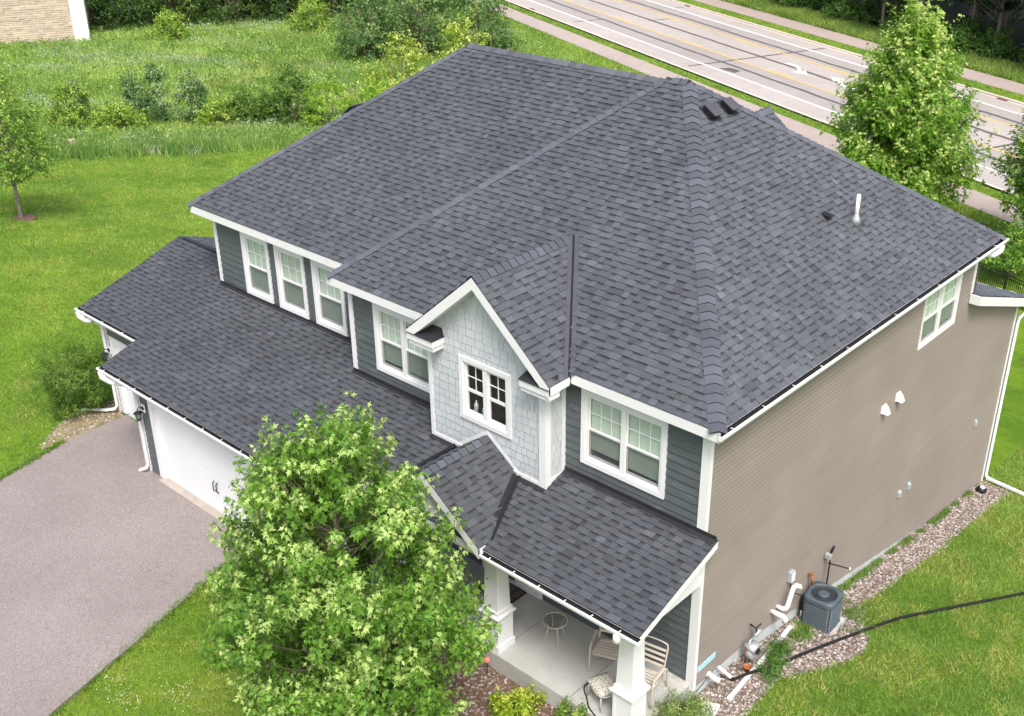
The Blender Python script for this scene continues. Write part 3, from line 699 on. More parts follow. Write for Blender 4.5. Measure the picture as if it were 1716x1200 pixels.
# foundation
mb = MB()
for y0, y1, b0, b1 in ((.3, 2.43, -.55, -.62), (2.43, 15.35, -.62, -3.2)):
    mb.prism([(-.325, y0, -4.3), (-.325, y1, -4.3), (-.325, y1, b1+.02), (-.325, y0, b0+.02)], (-.2, 0, 0), 'foundation_grey')
mb.build('foundation', HOUSE); mb = MB(); mb.box((-15.80, -2.33, -1.2), (-9.72, -2.2, -.725), 'foundation_grey'); mb.build('foundation', HOUSE); mb = MB(); mb.box((-19.34, -1.18, -1.2), (-15.81, -1.05, -.725), 'foundation_grey')
mb.build('foundation', HOUSE); mb = MB(); mb.box((-15.2, -2.52, -1.0), (-10.2, -2.19, -.705), 'tan_concrete'); mb.build('apron', HOUSE)
# corner boards and flat trim
def board(name, a, b_, mat='white_paint', parent=HOUSE):
    k = MB(); k.box(a, b_, mat); return k.build(name, parent)
board('corner_board', (-.46, .262, -.60), (-.276, .30, 5.41)); board('corner_board', (-.30, .3005, -.60), (-.276, .36, 5.41))
board('corner_board', (-16.52, .962, 3.30), (-16.40, .996, 5.41)); board('corner_board', (-16.52, .9965, 3.0), (-16.482, 1.08, 5.41))
board('corner_board', (-10.14, .262, 3.12), (-10.00, .30, 5.41)); board('corner_board', (-10.14, .3005, 3.12), (-10.10, .36, 5.41))
board('corner_board', (-.335, 11.56, 4.25), (-.27, 11.68, 5.41)); board('corner_board', (-.335, 15.27, -3.28), (-.272, 15.37, 2.62))
board('corner_board', (-3.80, -.325, 2.93), (-3.63, -.283, 5.24)); board('corner_board', (-3.66, -.2825, 2.95), (-3.63, -.16, 5.24)); board('corner_board', (-3.66, .20, 3.15), (-3.635, .285, 5.4))
board('corner_board', (-6.89, -.318, 2.93), (-6.80, -.283, 5.24)); 
board('corner_board', (-15.83, -2.39, -.72), (-15.74, -2.35, 2.05)); board('corner_board', (-15.83, -2.349, -.72), (-15.80, -2.22, 2.05))
board('corner_board', (-19.40, -1.24, -.72), (-19.25, -1.20, 2.4)); board('corner_board', (-19.40, -1.199, -.72), (-19.36, -1.08, 2.4))
k = MB(); k.box((-6.80, -.312, zl(-.283)-.01), (-3.80, -.283, zl(-.283)+.085), 'white_paint'); k.box((-3.66, -.16, zl(.05)-.12), (-3.638, .20, zl(.1)+.05), 'white_paint')
for sg in (1, -1):
    k.prism([(EX, -.30, EZ+.03), (EX+sg*.88, -.30, EZ+.03-ES*.88), (EX+sg*.88, -.30, EZ+.12-ES*.88), (EX, -.30, EZ+.12)], (0, .017, 0), 'white_paint')
k.build('base_trim', HOUSE)
# dark step flashing where walls meet the lower roof
def fl(x0, x1, y, w=.13, h=.10):
    k = MB()
    k.prism([(x0, y, zl(y)+.022), (x1, y, zl(y)+.022), (x1, y-w, zl(y-w)+.024), (x0, y-w, zl(y-w)+.024)], (0, 0, .006), 'flashing')
    k.box((x0, y-.030, zl(y)+.02), (x1, y-.024, zl(y)+h), 'flashing'); k.build('step_flashing', LOW)
fl(-16.53, -10.14, .982, .10, .09); fl(-10.14, -6.89, .284, .10, .10); fl(-3.63, -.02, .284, .12, .10); fl(-6.89, -6.09, -.32, .09, .02); fl(-4.37, -3.63, -.32, .09, .02)


# --- windows
def window(O, U, rct, mull, grid, casing=0.10, blind=True, screen=True, label=None, proud=0.045, frame=0.05, bl_low=0.30, head=0.0):
    """one window unit as casing > sashes, panes, blinds, screens; rct = (u0, u1, z0, z1)"""
    O, U = Vector(O), Vector(U).normalized(); N = U.cross(Vector((0, 0, 1))).normalized(); Z = Vector((0, 0, 1))
    T = lambda u, v, d: O+U*u+Z*v+N*d
    u0, u1, v0, v1 = rct; mb = MB(); c = casing
    mb.box((u0, v0, 0.004), (u1, v0+c, proud), 'white_paint', T); mb.box((u0, v1-c, 0.004), (u1, v1, proud), 'white_paint', T)
    mb.box((u0, v0+c, 0.004), (u0+c, v1-c, proud), 'white_paint', T); mb.box((u1-c, v0+c, 0.004), (u1, v1-c, proud), 'white_paint', T)
    Wn = mb.build('window', HOUSE)
    if label: Wn['label'] = label
    mb = MB(); i0, i1, j0, j1 = u0+c, u1-c, v0+c, v1-c; f_ = frame; d0, d1 = -.10, .020
    mb.box((i0, j0, d0), (i1, j0+f_, d1), 'vinyl_white', T); mb.box((i0, j1-f_, d0), (i1, j1, d1), 'vinyl_white', T)
    mb.box((i0, j0+f_, d0), (i0+f_, j1-f_, d1), 'vinyl_white', T); mb.box((i1-f_, j0+f_, d0), (i1, j1-f_, d1), 'vinyl_white', T)
    bays = [(i0+f_, i1-f_)]
    if mull:
        mid = (i0+i1)/2; mb.box((mid-.055, j0+f_, d0), (mid+.055, j1-f_, d1), 'vinyl_white', T); bays = [(i0+f_, mid-.055), (mid+.055, i1-f_)]
    mb.build('window_frame', Wn)
    rc = MB()
    for f4 in ([(i0, j0, -.45), (i1, j0, -.45), (i1, j1, -.45), (i0, j1, -.45)], [(i0, j0, -.45), (i1, j0, -.45), (i1, j0, -.08), (i0, j0, -.08)], [(i0, j1, -.45), (i1, j1, -.45), (i1, j1, -.08), (i0, j1, -.08)], [(i0, j0, -.45), (i0, j1, -.45), (i0, j1, -.08), (i0, j0, -.08)], [(i1, j0, -.45), (i1, j1, -.45), (i1, j1, -.08), (i1, j0, -.08)]):
        rc.face([T(*p) for p in f4], 'vinyl_white' if (blind and f4[2][2] > -.2) else 'dark_room')
    rc.build('window_recess', Wn)
    for a, b_ in bays:
        bt, tp = j0+f_, j1-f_; h = tp-bt; mid = bt+h*.47; s_ = .035
        sb = MB()                                              # lower sash, set back less; upper sash behind it
        sb.box((a, bt, -.055), (b_, bt+s_+.015, -.02), 'vinyl_white', T); sb.box((a, mid-s_, -.055), (b_, mid+s_*.6, -.016), 'vinyl_white', T)
        sb.box((a, bt+s_+.015, -.055), (a+s_, mid-s_, -.02), 'vinyl_white', T); sb.box((b_-s_, bt+s_+.015, -.055), (b_, mid-s_, -.02), 'vinyl_white', T)
        us = mid+s_*.6; q = .022
        sb.box((a, tp-q, -.06), (b_, tp, -.03), 'vinyl_white', T); sb.box((a, us, -.06), (a+q, tp-q, -.03), 'vinyl_white', T); sb.box((b_-q, us, -.06), (b_, tp-q, -.03), 'vinyl_white', T)
        gx, gy = grid; ga, gb = a+q, b_-q
        for i in range(1, gx): x = ga+(gb-ga)*i/gx; sb.box((x-.008, us, -.058), (x+.008, tp-q, -.040), 'vinyl_white', T)
        for i in range(1, gy): y = us+(tp-q-us)*i/gy; sb.box((ga, y-.008, -.0575), (gb, y+.008, -.0405), 'vinyl_white', T)
        S = sb.build('sash', Wn)
        gp = MB(); gp.face([T(*p) for p in ((ga, us, -.05), (gb, us, -.05), (gb, tp-q, -.05), (ga, tp-q, -.05))], 'glass'); gp.build('pane', S)
        gp = MB(); gp.face([T(*p) for p in ((a+s_, bt+s_+.015, -.048), (b_-s_, bt+s_+.015, -.048), (b_-s_, mid-s_, -.048), (a+s_, mid-s_, -.048))], 'glass'); gp.build('pane', S)
        if screen:
            gp = MB(); gp.face([T(*p) for p in ((a+.012, bt+.02, -.012), (b_-.012, bt+.02, -.012), (b_-.012, mid-.01, -.012), (a+.012, mid-.01, -.012))], 'insect_screen'); gp.build('insect_screen', S)
        if blind:
            bb = MB(); lo = bt+s_+h*.47*bl_low*rnd.uniform(.55, 1.15); n = int((tp-lo)/.028)
            for i in range(n):
                y = lo+(tp-lo)*i/n; y2 = lo+(tp-lo)*(i+1)/n; bb.face([T(*p) for p in ((a+.03, y, -.075), (b_-.03, y, -.075), (b_-.03, (y+y2)/2, -.067), (a+.03, (y+y2)/2, -.067))], 'blind'); bb.face([T(*p) for p in ((a+.03, (y+y2)/2, -.067), (b_-.03, (y+y2)/2, -.067), (b_-.03, y2, -.075), (a+.03, y2, -.075))], 'blind')
            bb.box((a+.02, lo-.025, -.085), (b_-.02, lo, -.064), 'blind', T); bb.build('blind', Wn)
    return Wn
wins = []
for rct in WF: wins.append(window((0, .996, 0), (1, 0, 0), rct, False, (3, 2), bl_low=.08))
window((0, .30, 0), (1, 0, 0), W4, True, (3, 2), bl_low=.14); window((0, .30, 0), (1, 0, 0), W5, True, (3, 2), bl_low=.24)
WBO = window((0, -.283, 0), (1, 0, 0), WB, True, (2, 2), blind=False, screen=False, label='gable window with dark uncovered panes and items on its sill')
window((-.30, 0, 0), (0, 1, 0), WS, True, (2, 2), casing=0.045, proud=0.035, bl_low=.1)
for i, (u, z, w, h, mt, nm) in enumerate(((-5.62, 3.98, .09, .26, 'grey_metal', 'soap_bottle'), (-5.42, 3.98, .07, .20, 'blue_tape', 'soap_bottle'), (-4.78, 3.98, .06, .19, 'beige_strap', 'soap_bottle'), (-4.70, 3.98, .05, .14, 'white_paint', 'soap_bottle'))):
    k = MB(); k.lathe((u, -.20+.02*i, z), [(w*.5, 0), (w*.55, h*.5), (w*.5, h*.72), (w*.2, h*.8), (w*.2, h), (w*.05, h*1.02)], mt, 10); o = k.build('bottle', None, True)
    tag(o, ['grey bottle behind the dark gable window, left sash', 'pale blue bottle behind the dark gable window, left sash', 'tan bottle behind the dark gable window, right sash', 'short white bottle behind the dark gable window, right sash'][i], 'bottle', 'bottles on the gable window sill')
# frieze boards over the front windows
k = MB()
for a, b_, y in [(r_[0], r_[1], .996) for r_ in WF]+[(W4[0], W4[1], .3), (W5[0], W5[1], .3)]:
    k = MB(); k.box((a-.01, y-.052, 5.20 if y < .9 else 5.22), (b_+.01, y-.004, 5.41), 'white_paint'); k.build('head_trim', HOUSE)

# --- garage doors
def garage_door(u0, u1, y, z0, z1, handle):
    mb = MB(); n = 4; hh = (z1-z0)/n
    for i in range(n):
        a, b_ = z0+i*hh+.003, z0+(i+1)*hh-.003; mb.box((u0, y, a), (u1, y+.05, b_), 'garage_white')
        for j in range(3): zz = a+(b_-a)*(j+.5)/3; mb.box((u0+.02, y-.0015, zz-.055), (u1-.02, y, zz+.055), 'garage_white')
    D = mb.build('garage_door', HOUSE)
    k = MB(); c = .18; k.box((u0-c, y-.10, z0), (u0, y-.055, z1+.20), 'white_paint'); k.box((u1, y-.10, z0), (u1+c, y-.055, z1+.20), 'white_paint'); k.box((u0, y-.10, z1), (u1, y-.055, z1+.20), 'white_paint')
    k.box((u0-.03, y-.055, z0), (u0, y+.02, z1), 'white_paint'); k.box((u1, y-.055, z0), (u1+.03, y+.02, z1), 'white_paint'); k.box((u0-.03, y-.055, z1), (u1+.03, y+.02, z1+.03), 'white_paint')
    k.build('door_trim', D)
    if handle:
        for dx in (-.07, .07):
            k = MB(); x = (u0+u1)/2+dx; k.tube([(x, y-.01, z0+.62), (x+.0, y-.06, z0+.66), (x, y-.065, z0+.80), (x, y-.06, z0+.88), (x, y-.01, z0+.92)], .014, 'black_metal', 6); k.build('door_handle', D)
garage_door(-15.13, -10.29, -2.29, -.704, 1.50, True)
garage_door(-18.98, -16.29, -1.14, -.70, 1.58, True)

# --- porch
PF = -.45
k = MB(); k.box((-9.68, -1.665, -1.2), (-3.84, .30, PF), 'concrete'); k.box((-3.828, -1.665, -1.2), (-.36, .30, PF), 'concrete'); k.box((-3.84, -1.655, -1.2), (-3.828, .30, PF-.008), 'tar')
k.box((-8.3, -2.05, -1.2), (-5.0, -1.67, -.62), 'concrete')
k.build('porch_floor', HOUSE, bevel=0.012)
k = MB(); k.box((-1.905, -1.64, PF+.0005), (-1.893, .29, PF+.002), 'tar'); k.build('floor_joint', HOUSE)
def column(x, y):
    k = MB(); w = .225
    k.box((x-w-.03, y-w-.03, PF), (x+w+.03, y+w+.03, PF+.17), 'white_paint')
    for sx, sy in ((0, 0),): k.box((x-w, y-w, PF+.17), (x+w, y+w, PF+.82), 'white_paint')
    for dx, dy, ax in ((0, -1, 0), (0, 1, 0), (1, 0, 1), (-1, 0, 1)):           # raised stiles on each pedestal face
        for s_ in (-1, 1):
            if ax == 0: k.box((x+s_*(w-.035)-.035, y+dy*w-.006, PF+.171), (x+s_*(w-.035)+.035, y+dy*w+.006, PF+.819), 'white_paint')
            else: k.box((x+dx*w-.006, y+s_*(w-.035)-.035, PF+.171), (x+dx*w+.006, y+s_*(w-.035)+.035, PF+.819), 'white_paint')
    k.box((x-w-.02, y-w-.02, PF+.82), (x+w+.02, y+w+.02, PF+.87), 'white_paint'); k.box((x-w-.055, y-w-.055, PF+.87), (x+w+.055, y+w+.055, PF+.905), 'white_paint')
    C = k.build('porch_column', HOUSE, bevel=.006)
    k = MB(); a, b_ = .19, .15; z0, z1 = PF+.905, 2.02
    k.box((x-a-.03, y-a-.03, z0), (x+a+.03, y+a+.03, z0+.10), 'white_paint')
    k.mesh([(x-a, y-a, z0+.1), (x+a, y-a, z0+.1), (x+a, y+a, z0+.1), (x-a, y+a, z0+.1), (x-b_, y-b_, z1), (x+b_, y-b_, z1), (x+b_, y+b_, z1), (x-b_, y+b_, z1)], [(0, 1, 5, 4), (1, 2, 6, 5), (2, 3, 7, 6), (3, 0, 4, 7), (4, 5, 6, 7)], 'white_paint')
    k.box((x-b_-.03, y-b_-.03, z1-.10), (x+b_+.03, y+b_+.03, z1), 'white_paint'); k.build('column_shaft', C)
for x in (-.62, -4.02, -6.46): column(x, -1.38)
k = MB(); k.box((-9.6, -1.53, 2.02), (-.30, -1.23, 2.26), 'white_paint'); k.box((-.62, -1.23, 2.02), (-.30, .26, 2.26), 'white_paint'); k.build('porch_beam', HOUSE)
k = MB(); k.prism([(-.32, -1.95, zl(-1.95)-.17), (-.32, -1.53, 2.262), (-.32, .26, 2.262), (-.32, .26, zl(.26)-.05), (-.32, -1.95, zl(-1.95)-.05)], (.018, 0, 0), 'white_paint')
k.prism([(-.305, -1.95, zl(-1.95)-.175), (-.02, -1.95, zl(-1.95)-.175), (-.02, .26, zl(.26)-.175), (-.305, .26, zl(.26)-.175)], (0, 0, .01), 'soffit'); k.box((-9.4, -2.02, 2.20), (-.31, -1.53, 2.215), 'soffit'); k.box((-9.6, -1.23, 2.27), (-.64, .29, 2.285), 'soffit'); k.build('porch_ceiling', HOUSE)
k = MB(); k.prism([(EX-1.3, -1.90, 2.26), (EX+1.3, -1.90, 2.26), (EX+1.3, -1.90, EZ-ES*1.3-.2), (EX, -1.90, EZ-.2), (EX-1.3, -1.90, EZ-ES*1.3-.2)], (0, .04, 0), 'white_paint'); 
for i in range(13): x = EX-1.2+i*.2; k.box((x-.012, -1.912, 2.26), (x+.012, -1.90, EZ-ES*abs(x-EX)-.25), 'white_paint')
k.build('entry_gable_wall', HOUSE)
# entrance door with sidelight
k = MB(); dy = .30
k.box((-6.05, dy-.04, PF), (-5.93, dy+.02, 1.90), 'white_paint'); k.box((-4.37, dy-.04, PF), (-4.25, dy+.02, 1.90), 'white_paint'); k.box((-5.93, dy-.04, 1.78), (-4.37, dy+.02, 1.90), 'white_paint'); k.box((-5.06, dy-.03, PF), (-4.98, dy+.02, 1.78), 'white_paint'); k.box((-5.93, dy-.05, PF), (-4.37, dy+.02, PF+.06), 'white_paint')
DR = k.build('door_frame', HOUSE)
k = MB(); k.box((-5.92, dy+.0, PF+.06), (-5.07, dy+.04, 1.77), 'dark_siding')
for z0, z1 in ((-.25, .35), (.5, 1.6)): k.box((-5.80, dy-.008, z0), (-5.19, dy, z1), 'dark_siding')
D2 = k.build('front_door', DR); k = MB(); k.tube([(-5.13, dy-.01, .55), (-5.13, dy-.06, .57), (-5.13, dy-.06, .67), (-5.13, dy-.01, .69)], .012, 'grey_metal', 6); k.build('door_handle', D2)
k = MB(); k.box((-4.97, dy+.0, PF+.06), (-4.38, dy+.03, PF+.12), 'white_paint'); k.box((-4.97, dy, PF+.12), (-4.91, dy+.03, 1.77), 'white_paint'); k.box((-4.44, dy, PF+.12), (-4.38, dy+.03, 1.77), 'white_paint')
for z in (.1, .65, 1.2): k.box((-4.91, dy, z-.02), (-4.44, dy+.03, z+.02), 'white_paint')
k.box((-4.70, dy, PF+.12), (-4.66, dy+.03, 1.77), 'white_paint')
S_ = k.build('sidelight', DR); k = MB(); k.face([(-4.91, dy+.015, PF+.12), (-4.44, dy+.015, PF+.12), (-4.44, dy+.015, 1.77), (-4.91, dy+.015, 1.77)], 'glass'); k.face([(-4.97, dy+.25, PF), (-4.38, dy+.25, PF), (-4.38, dy+.25, 1.8), (-4.97, dy+.25, 1.8)], 'blind'); k.build('pane', S_)

# --- downspouts
def downspout(parent, pts, w=.085, name='downspout'):
    mb = MB(); pts = [Vector(p) for p in pts]
    mb.tube(pts, w*.6, 'white_paint', 4); return mb.build(name, parent)
downspout(LOW, [(-16.55, -2.80, gz2-.10), (-16.50, -2.80, gz2-.20), (-16.2, -2.62, gz2-.32), (-15.87, -2.41, gz2-.36), (-15.78, -2.45, gz2-.46), (-15.78, -2.45, -.50), (-15.80, -2.50, -.60), (-15.95, -2.62, -.68)])
downspout(LOW, [(-19.62, -1.66, gz3-.10), (-19.58, -1.66, gz3-.20), (-19.45, -1.45, gz3-.34), (-19.33, -1.30, gz3-.42), (-19.33, -1.30, -.5), (-19.36, -1.38, -.60), (-19.55, -1.55, -.63), (-20.25, -1.95, -.70)])
for pth in ([(-16.70, -2.80, gz2-.05), (-16.66, -2.80, gz2-.21), (-16.45, -2.72, gz2-.29), (-16.22, -2.66, gz2-.27)], [(-19.80, -1.665, gz3-.05), (-19.75, -1.665, gz3-.2), (-19.55, -1.6, gz3-.27), (-19.35, -1.52, gz3-.24)], [(-.40, -2.13, gzp-.06), (-.42, -2.12, gzp-.2), (-.5, -1.98, gzp-.28), (-.58, -1.62, gzp-.30)], [(.10, 11.95, zg-.06), (.10, 11.95, zg-.2), (.02, 11.78, zg-.28), (-.2, 11.70, zg-.3)]):
    mb = MB(); mb.tube(pth, .075, 'white_paint', 8); mb.build('downspout_elbow', LOW, True)
downspout(REAR, [(-.10, 15.86, 2.70), (-.12, 15.80, 2.5), (-.22, 15.45, 2.25), (-.235, 15.44, 2.1), (-.235, 15.44, -2.8), (-.2, 15.46, -2.9)])

# ================================================================ THINGS ON THE ROOF AND WALLS
def side_pt(x, y): return Vector((x, y, ZE-0.8066*x))
nS = Vector(nR).normalized(); uS = Vector((0, 1, 0)); vS = nS.cross(uS).normalized(); vS = vS if vS.z > 0 else -vS     # up the right slope
def on_side(x, y): 
    o = side_pt(x, y); return lambda a, b_, h: o+uS*a+vS*b_+nS*h
def box_vent(x, y, label, s=1.0, grp=None):
    T = on_side(x, y); o = thing('roof_vent', side_pt(x, y), label, 'roof vent', grp); k = MB()
    k.box((-.24*s, -.24*s, .018), (.24*s, .28*s, .026), 'flashing', T); k.build('vent_flange', o)
    k = MB(); h = .23*s; a = .18*s
    V = [(-a, -a, .026), (a, -a, .026), (a, a, .026), (-a, a, .026), (-a*1.12, -a*1.3, h), (a*1.12, -a*1.3, h), (a*1.0, a*1.05, h*.72), (-a*1.0, a*1.05, h*.72)]
    k.mesh([T(*p) for p in V], [(0, 1, 5, 4), (1, 2, 6, 5), (2, 3, 7, 6), (3, 0, 4, 7)], 'black_metal'); 
    for i in range(4): k.box((-a*.95, -a*(1.02+.07*i)-.004, .045+i*.034*s), (a*.95, -a*(1.02+.07*i)+.004, .058+i*.034*s), 'flashing', T)
    k.build('vent_box', o)
    k = MB(); V = [(-a*1.2, -a*1.42, h), (a*1.2, -a*1.42, h), (a*1.08, a*1.12, h*.74), (-a*1.08, a*1.12, h*.74)]
    k.prism([T(*p) for p in V], nS*.022, 'valley_metal'); k.build('vent_cap', o)
box_vent(-4.40, 5.86, 'black box vent by the roof peak, nearer to the front hip', .78, 'box vents by the roof peak')
box_vent(-4.39, 6.52, 'black box vent by the roof peak, farther from the front hip', .78, 'box vents by the roof peak')
o = thing('exhaust_vent', side_pt(-1.94, 6.79), 'small black roof exhaust hood left of the white pipe', 'roof vent'); T = on_side(-1.94, 6.79)
k = MB(); k.box((-.14, -.14, .017), (.14, .16, .023), 'valley_metal', T); k.build('vent_flange', o)
k = MB(); k.mesh([T(*p) for p in ((-.09, -.12, .02), (.09, -.12, .02), (.09, .1, .02), (-.09, .1, .02), (-.09, -.12, .15), (.09, -.12, .15))], [(0, 1, 5, 4), (1, 2, 5), (0, 4, 3), (2, 3, 4, 5)], 'black_metal'); k.build('vent_hood', o)
o = thing('vent_pipe', side_pt(-1.62, 7.62), 'tall white plastic vent pipe with grey rubber boot on the right roof slope', 'vent pipe'); b0 = side_pt(-1.62, 7.62)
k = MB(); k.tube([b0+Vector((0, 0, .0)), b0+Vector((0, 0, .60))], .043, 'pvc', 12); k.build('pipe', o, True)
k = MB(); k.lathe(tuple(b0), [(.12, -.05), (.085, .06), (.055, .13), (.05, .15)], 'grey_metal', 14); k.box((-.16, -.2, .018), (.16, .16, .024), 'valley_metal', on_side(-1.62, 7.62)); k.build('pipe_boot', o, True)
# vent on the hidden left slope, its edge shows over the hip
pv = Vector((-14.55, 4.55, ZE+0.783*(17.145-14.55)))
o = thing('roof_vent', pv, 'black box vent peeking over the left hip of the main roof', 'roof vent'); nL = Vector(nLs).normalized(); vL = Vector((1, 0, .783)).normalized()
TL = lambda a, b_, h: pv+Vector((0, 1, 0))*a+vL*b_+nL*h
k = MB(); k.box((-.22, -.22, 0.01), (.22, .22, .20), 'black_metal', TL); k.build('vent_box', o); k = MB(); k.box((-.26, -.28, .20), (.26, .26, .225), 'valley_metal', TL); k.build('vent_cap', o)

XW = -.287
def dryer_vent(y, z, lb):
    o = thing('dryer_vent', (XW, y, z), lb, 'wall vent', 'white wall vents on the taupe siding'); k = MB()
    k.box((XW-.005, y-.10, z-.10), (XW+.025, y+.10, z+.10), 'pvc'); k.build('vent_plate', o)
    k = MB(); k.mesh([(XW+.02, y-.085, z-.09), (XW+.02, y+.085, z-.09), (XW+.02, y+.085, z+.09), (XW+.02, y-.085, z+.09), (XW+.16, y-.075, z-.10), (XW+.16, y+.075, z-.10), (XW+.09, y+.06, z+.06), (XW+.09, y-.06, z+.06)], [(4, 5, 6, 7), (0, 4, 7, 3), (1, 2, 6, 5), (3, 7, 6, 2)], 'pvc'); k.build('vent_hood', o)
dryer_vent(7.42, 2.80, 'white plastic wall vent on taupe siding, nearer to the front corner'); dryer_vent(8.12, 2.83, 'white plastic wall vent on taupe siding, farther from the front corner')
def outlet(y, z, lb, grp=None):
    o = thing('outlet_cover', (XW, y, z), lb, 'outlet box', grp); k = MB()
    k.box((XW-.005, y-.065, z-.10), (XW+.03, y+.065, z+.10), 'pale_box'); k.build('cover_plate', o, bevel=.008)
    k = MB(); k.prism([(XW+.03, y-.05, z-.085), (XW+.03, y-.05, z+.085), (XW+.07, y-.05, z+.05), (XW+.07, y-.05, z-.085)], (0, .1, 0), 'pale_box'); k.build('cover_lid', o, bevel=.008)
outlet(9.14, -.36, 'pale grey outlet cover low on the taupe wall, left of a pair', 'paired outlet covers'); outlet(9.67, -.38, 'pale grey outlet cover low on the taupe wall, right of a pair', 'paired outlet covers'); outlet(13.72, -.33, 'pale grey outlet cover alone near the rear corner of the taupe wall')
# furnace pipes, disconnect, spigot manifold
o = thing('furnace_pipes', (XW, 3.6, -.4), 'white plastic intake and exhaust elbows beside the air conditioner', 'pipe')
k = MB(); k.tube([(XW-.02, 3.42, -.38), (XW+.14, 3.42, -.38), (XW+.20, 3.46, -.36), (XW+.21, 3.50, -.30), (XW+.21, 3.62, .02), (XW+.21, 3.66, .09), (XW+.24, 3.72, .12), (XW+.29, 3.78, .09), (XW+.30, 3.80, .03)], .052, 'pvc', 10); k.build('exhaust_pipe', o, True)
k = MB(); k.tube([(XW-.02, 3.20, -.38), (XW+.18, 3.20, -.38), (XW+.27, 3.23, -.40), (XW+.31, 3.25, -.46), (XW+.31, 3.25, -.56)], .056, 'pvc', 10); k.build('intake_pipe', o, True)
o = thing('disconnect_box', (XW, 3.84, .20), 'small pale grey disconnect box on the wall above the white pipes', 'electric box')
k = MB(); k.box((XW-.004, 3.76, .06), (XW+.09, 3.92, .33), 'pale_box'); k.build('box_body', o, bevel=.01); k = MB(); k.box((XW+.09, 3.77, .08), (XW+.10, 3.91, .30), 'white_paint'); k.build('box_lid', o)
k = MB(); k.tube([(XW+.05, 3.84, .06), (XW+.05, 3.85, -.12), (XW+.07, 3.95, -.30), (XW+.18, 4.3, -.55), (XW+.2, 4.42, -.75)], .014, 'rubber', 6); k.build('conduit', o, True)
o = thing('spigot', (XW, 5.45, -.3), 'dark metal hose spigot with gas pipe behind the air conditioner', 'spigot')
k = MB(); k.tube([(XW-.01, 5.45, -.22), (XW+.12, 5.45, -.22), (XW+.14, 5.45, -.28), (XW+.14, 5.42, -1.4)], .018, 'black_metal', 8); k.tube([(XW+.10, 5.45, -.18), (XW+.13, 5.52, .02), (XW+.15, 5.55, .10)], [.02, .035, .03], 'black_metal', 8); k.tube([(XW+.12, 5.40, -.30), (XW+.50, 5.55, -.33), (XW+.56, 5.57, -.33)], .016, 'black_metal', 6); k.build('spigot_pipe', o, True)
k = MB(); k.box((XW+.02, 5.38, -.20), (XW+.16, 5.50, -.08), 'grey_metal'); k.build('valve', o, bevel=.01); k = MB(); k.lathe((XW+.57, 5.58, -.36), [(.02, 0), (.028, .02), (.02, .05)], 'pvc', 8); k.build('pipe_cap', o, True)
o = thing('vacuum_breaker', (XW, 4.72, -.3), 'small copper hose bib on the wall behind the air conditioner', 'hose bib')
k = MB(); k.tube([(XW-.01, 4.72, -.28), (XW+.10, 4.72, -.28), (XW+.12, 4.72, -.36), (XW+.12, 4.72, -.48)], [.03, .035, .04, .03], 'copper', 8); k.build('bib_body', o, True); k = MB(); k.lathe((XW+.10, 4.72, -.25), [(.015, 0), (.05, .02), (.05, .035), (.01, .04)], 'copper', 8); k.build('bib_handle', o)
# gas meter
o = thing('gas_meter', (XW, 2.15, -.95), 'grey gas meter with dark regulator pipes on the taupe wall by the front corner', 'gas meter')
k = MB(); k.lathe((0, 0, 0), [(.05, -.10), (.13, -.09), (.15, 0), (.13, .09), (.05, .10)], 'grey_metal', 16, lambda x, y, z: (XW+.22+z, 2.10+y, -.66+x*1.15)); k.box((XW+.10, 1.98, -.60), (XW+.34, 2.22, -.44), 'grey_metal'); k.build('meter_body', o, True)
k = MB(); k.lathe((0, 0, 0), [(.07, 0), (.07, .02), (.06, .03)], 'black_metal', 14, lambda x, y, z: (XW+.345+z, 2.10+y, -.56+x)); k.build('meter_dial', o)
k = MB(); k.tube([(XW+.18, 2.02, -.95), (XW+.18, 2.02, -.44), (XW+.18, 2.06, -.36), (XW+.18, 2.18, -.36)], .02, 'grey_metal', 8); k.tube([(XW+.18, 2.30, -.40), (XW+.18, 2.30, -.20), (XW+.0, 2.32, -.18)], .018, 'black_metal', 8); k.tube([(XW+.18, 2.24, -.36), (XW+.18, 2.36, -.30), (XW+.22, 2.46, -.30)], [.03, .055, .02], 'grey_metal', 10); k.tube([(XW+.14, 2.30, -.22), (XW+.2, 2.42, -.12)], .016, 'black_metal', 6); k.tube([(XW+.2, 1.9, -.9), (XW+.16, 1.92, -.6), (XW+.16, 1.96, -.5)], .016, 'rust', 6); k.build('meter_pipes', o, True)
o = thing('flower_pot', (.02, 1.80, -.92), 'small orange clay pot on the gravel below the gas meter', 'flower pot'); k = MB(); k.lathe((.02, 1.80, -.92), [(.05, 0), (.075, .11), (.085, .115), (.085, .145), (.07, .145), (.06, .12)], 'terracotta', 14); k.build('pot', o, True); k = MB(); k.lathe((.02, 1.80, -.82), [(.0, .018), (.062, .018)], 'mulch', 12); k.build('pot_soil', o)
o = thing('siding_strip', (XW, .7, -.12), 'pale blue strip of exposed sheathing low on the wall by the front corner', 'strip'); k = MB(); k.box((XW-.006, .40, -.20), (XW+.008, 1.02, -.06), 'blue_tape'); k.build('strip', o)
for y, z, L_, r_, lb in ((.82, -.52, .26, .055, 'fat white plastic drain pipe stub by the front corner of the taupe wall'), (1.20, -.60, .30, .035, 'thin white plastic sump pipe stub feeding the black hose')):
    o = thing('drain_stub', (XW, y, z), lb, 'pipe', 'white pipe stubs low on the wall'); k = MB(); k.tube([(XW-.01, y, z), (XW+.03, y, z)], r_*1.25, 'pvc', 12); k.build('pipe_collar', o, True); k = MB(); k.tube([(XW+.02, y, z), (XW+L_, y+.02, z-.10 if r_ < .05 else z-.04)], r_, 'pvc', 12); k.build('pipe', o, True)
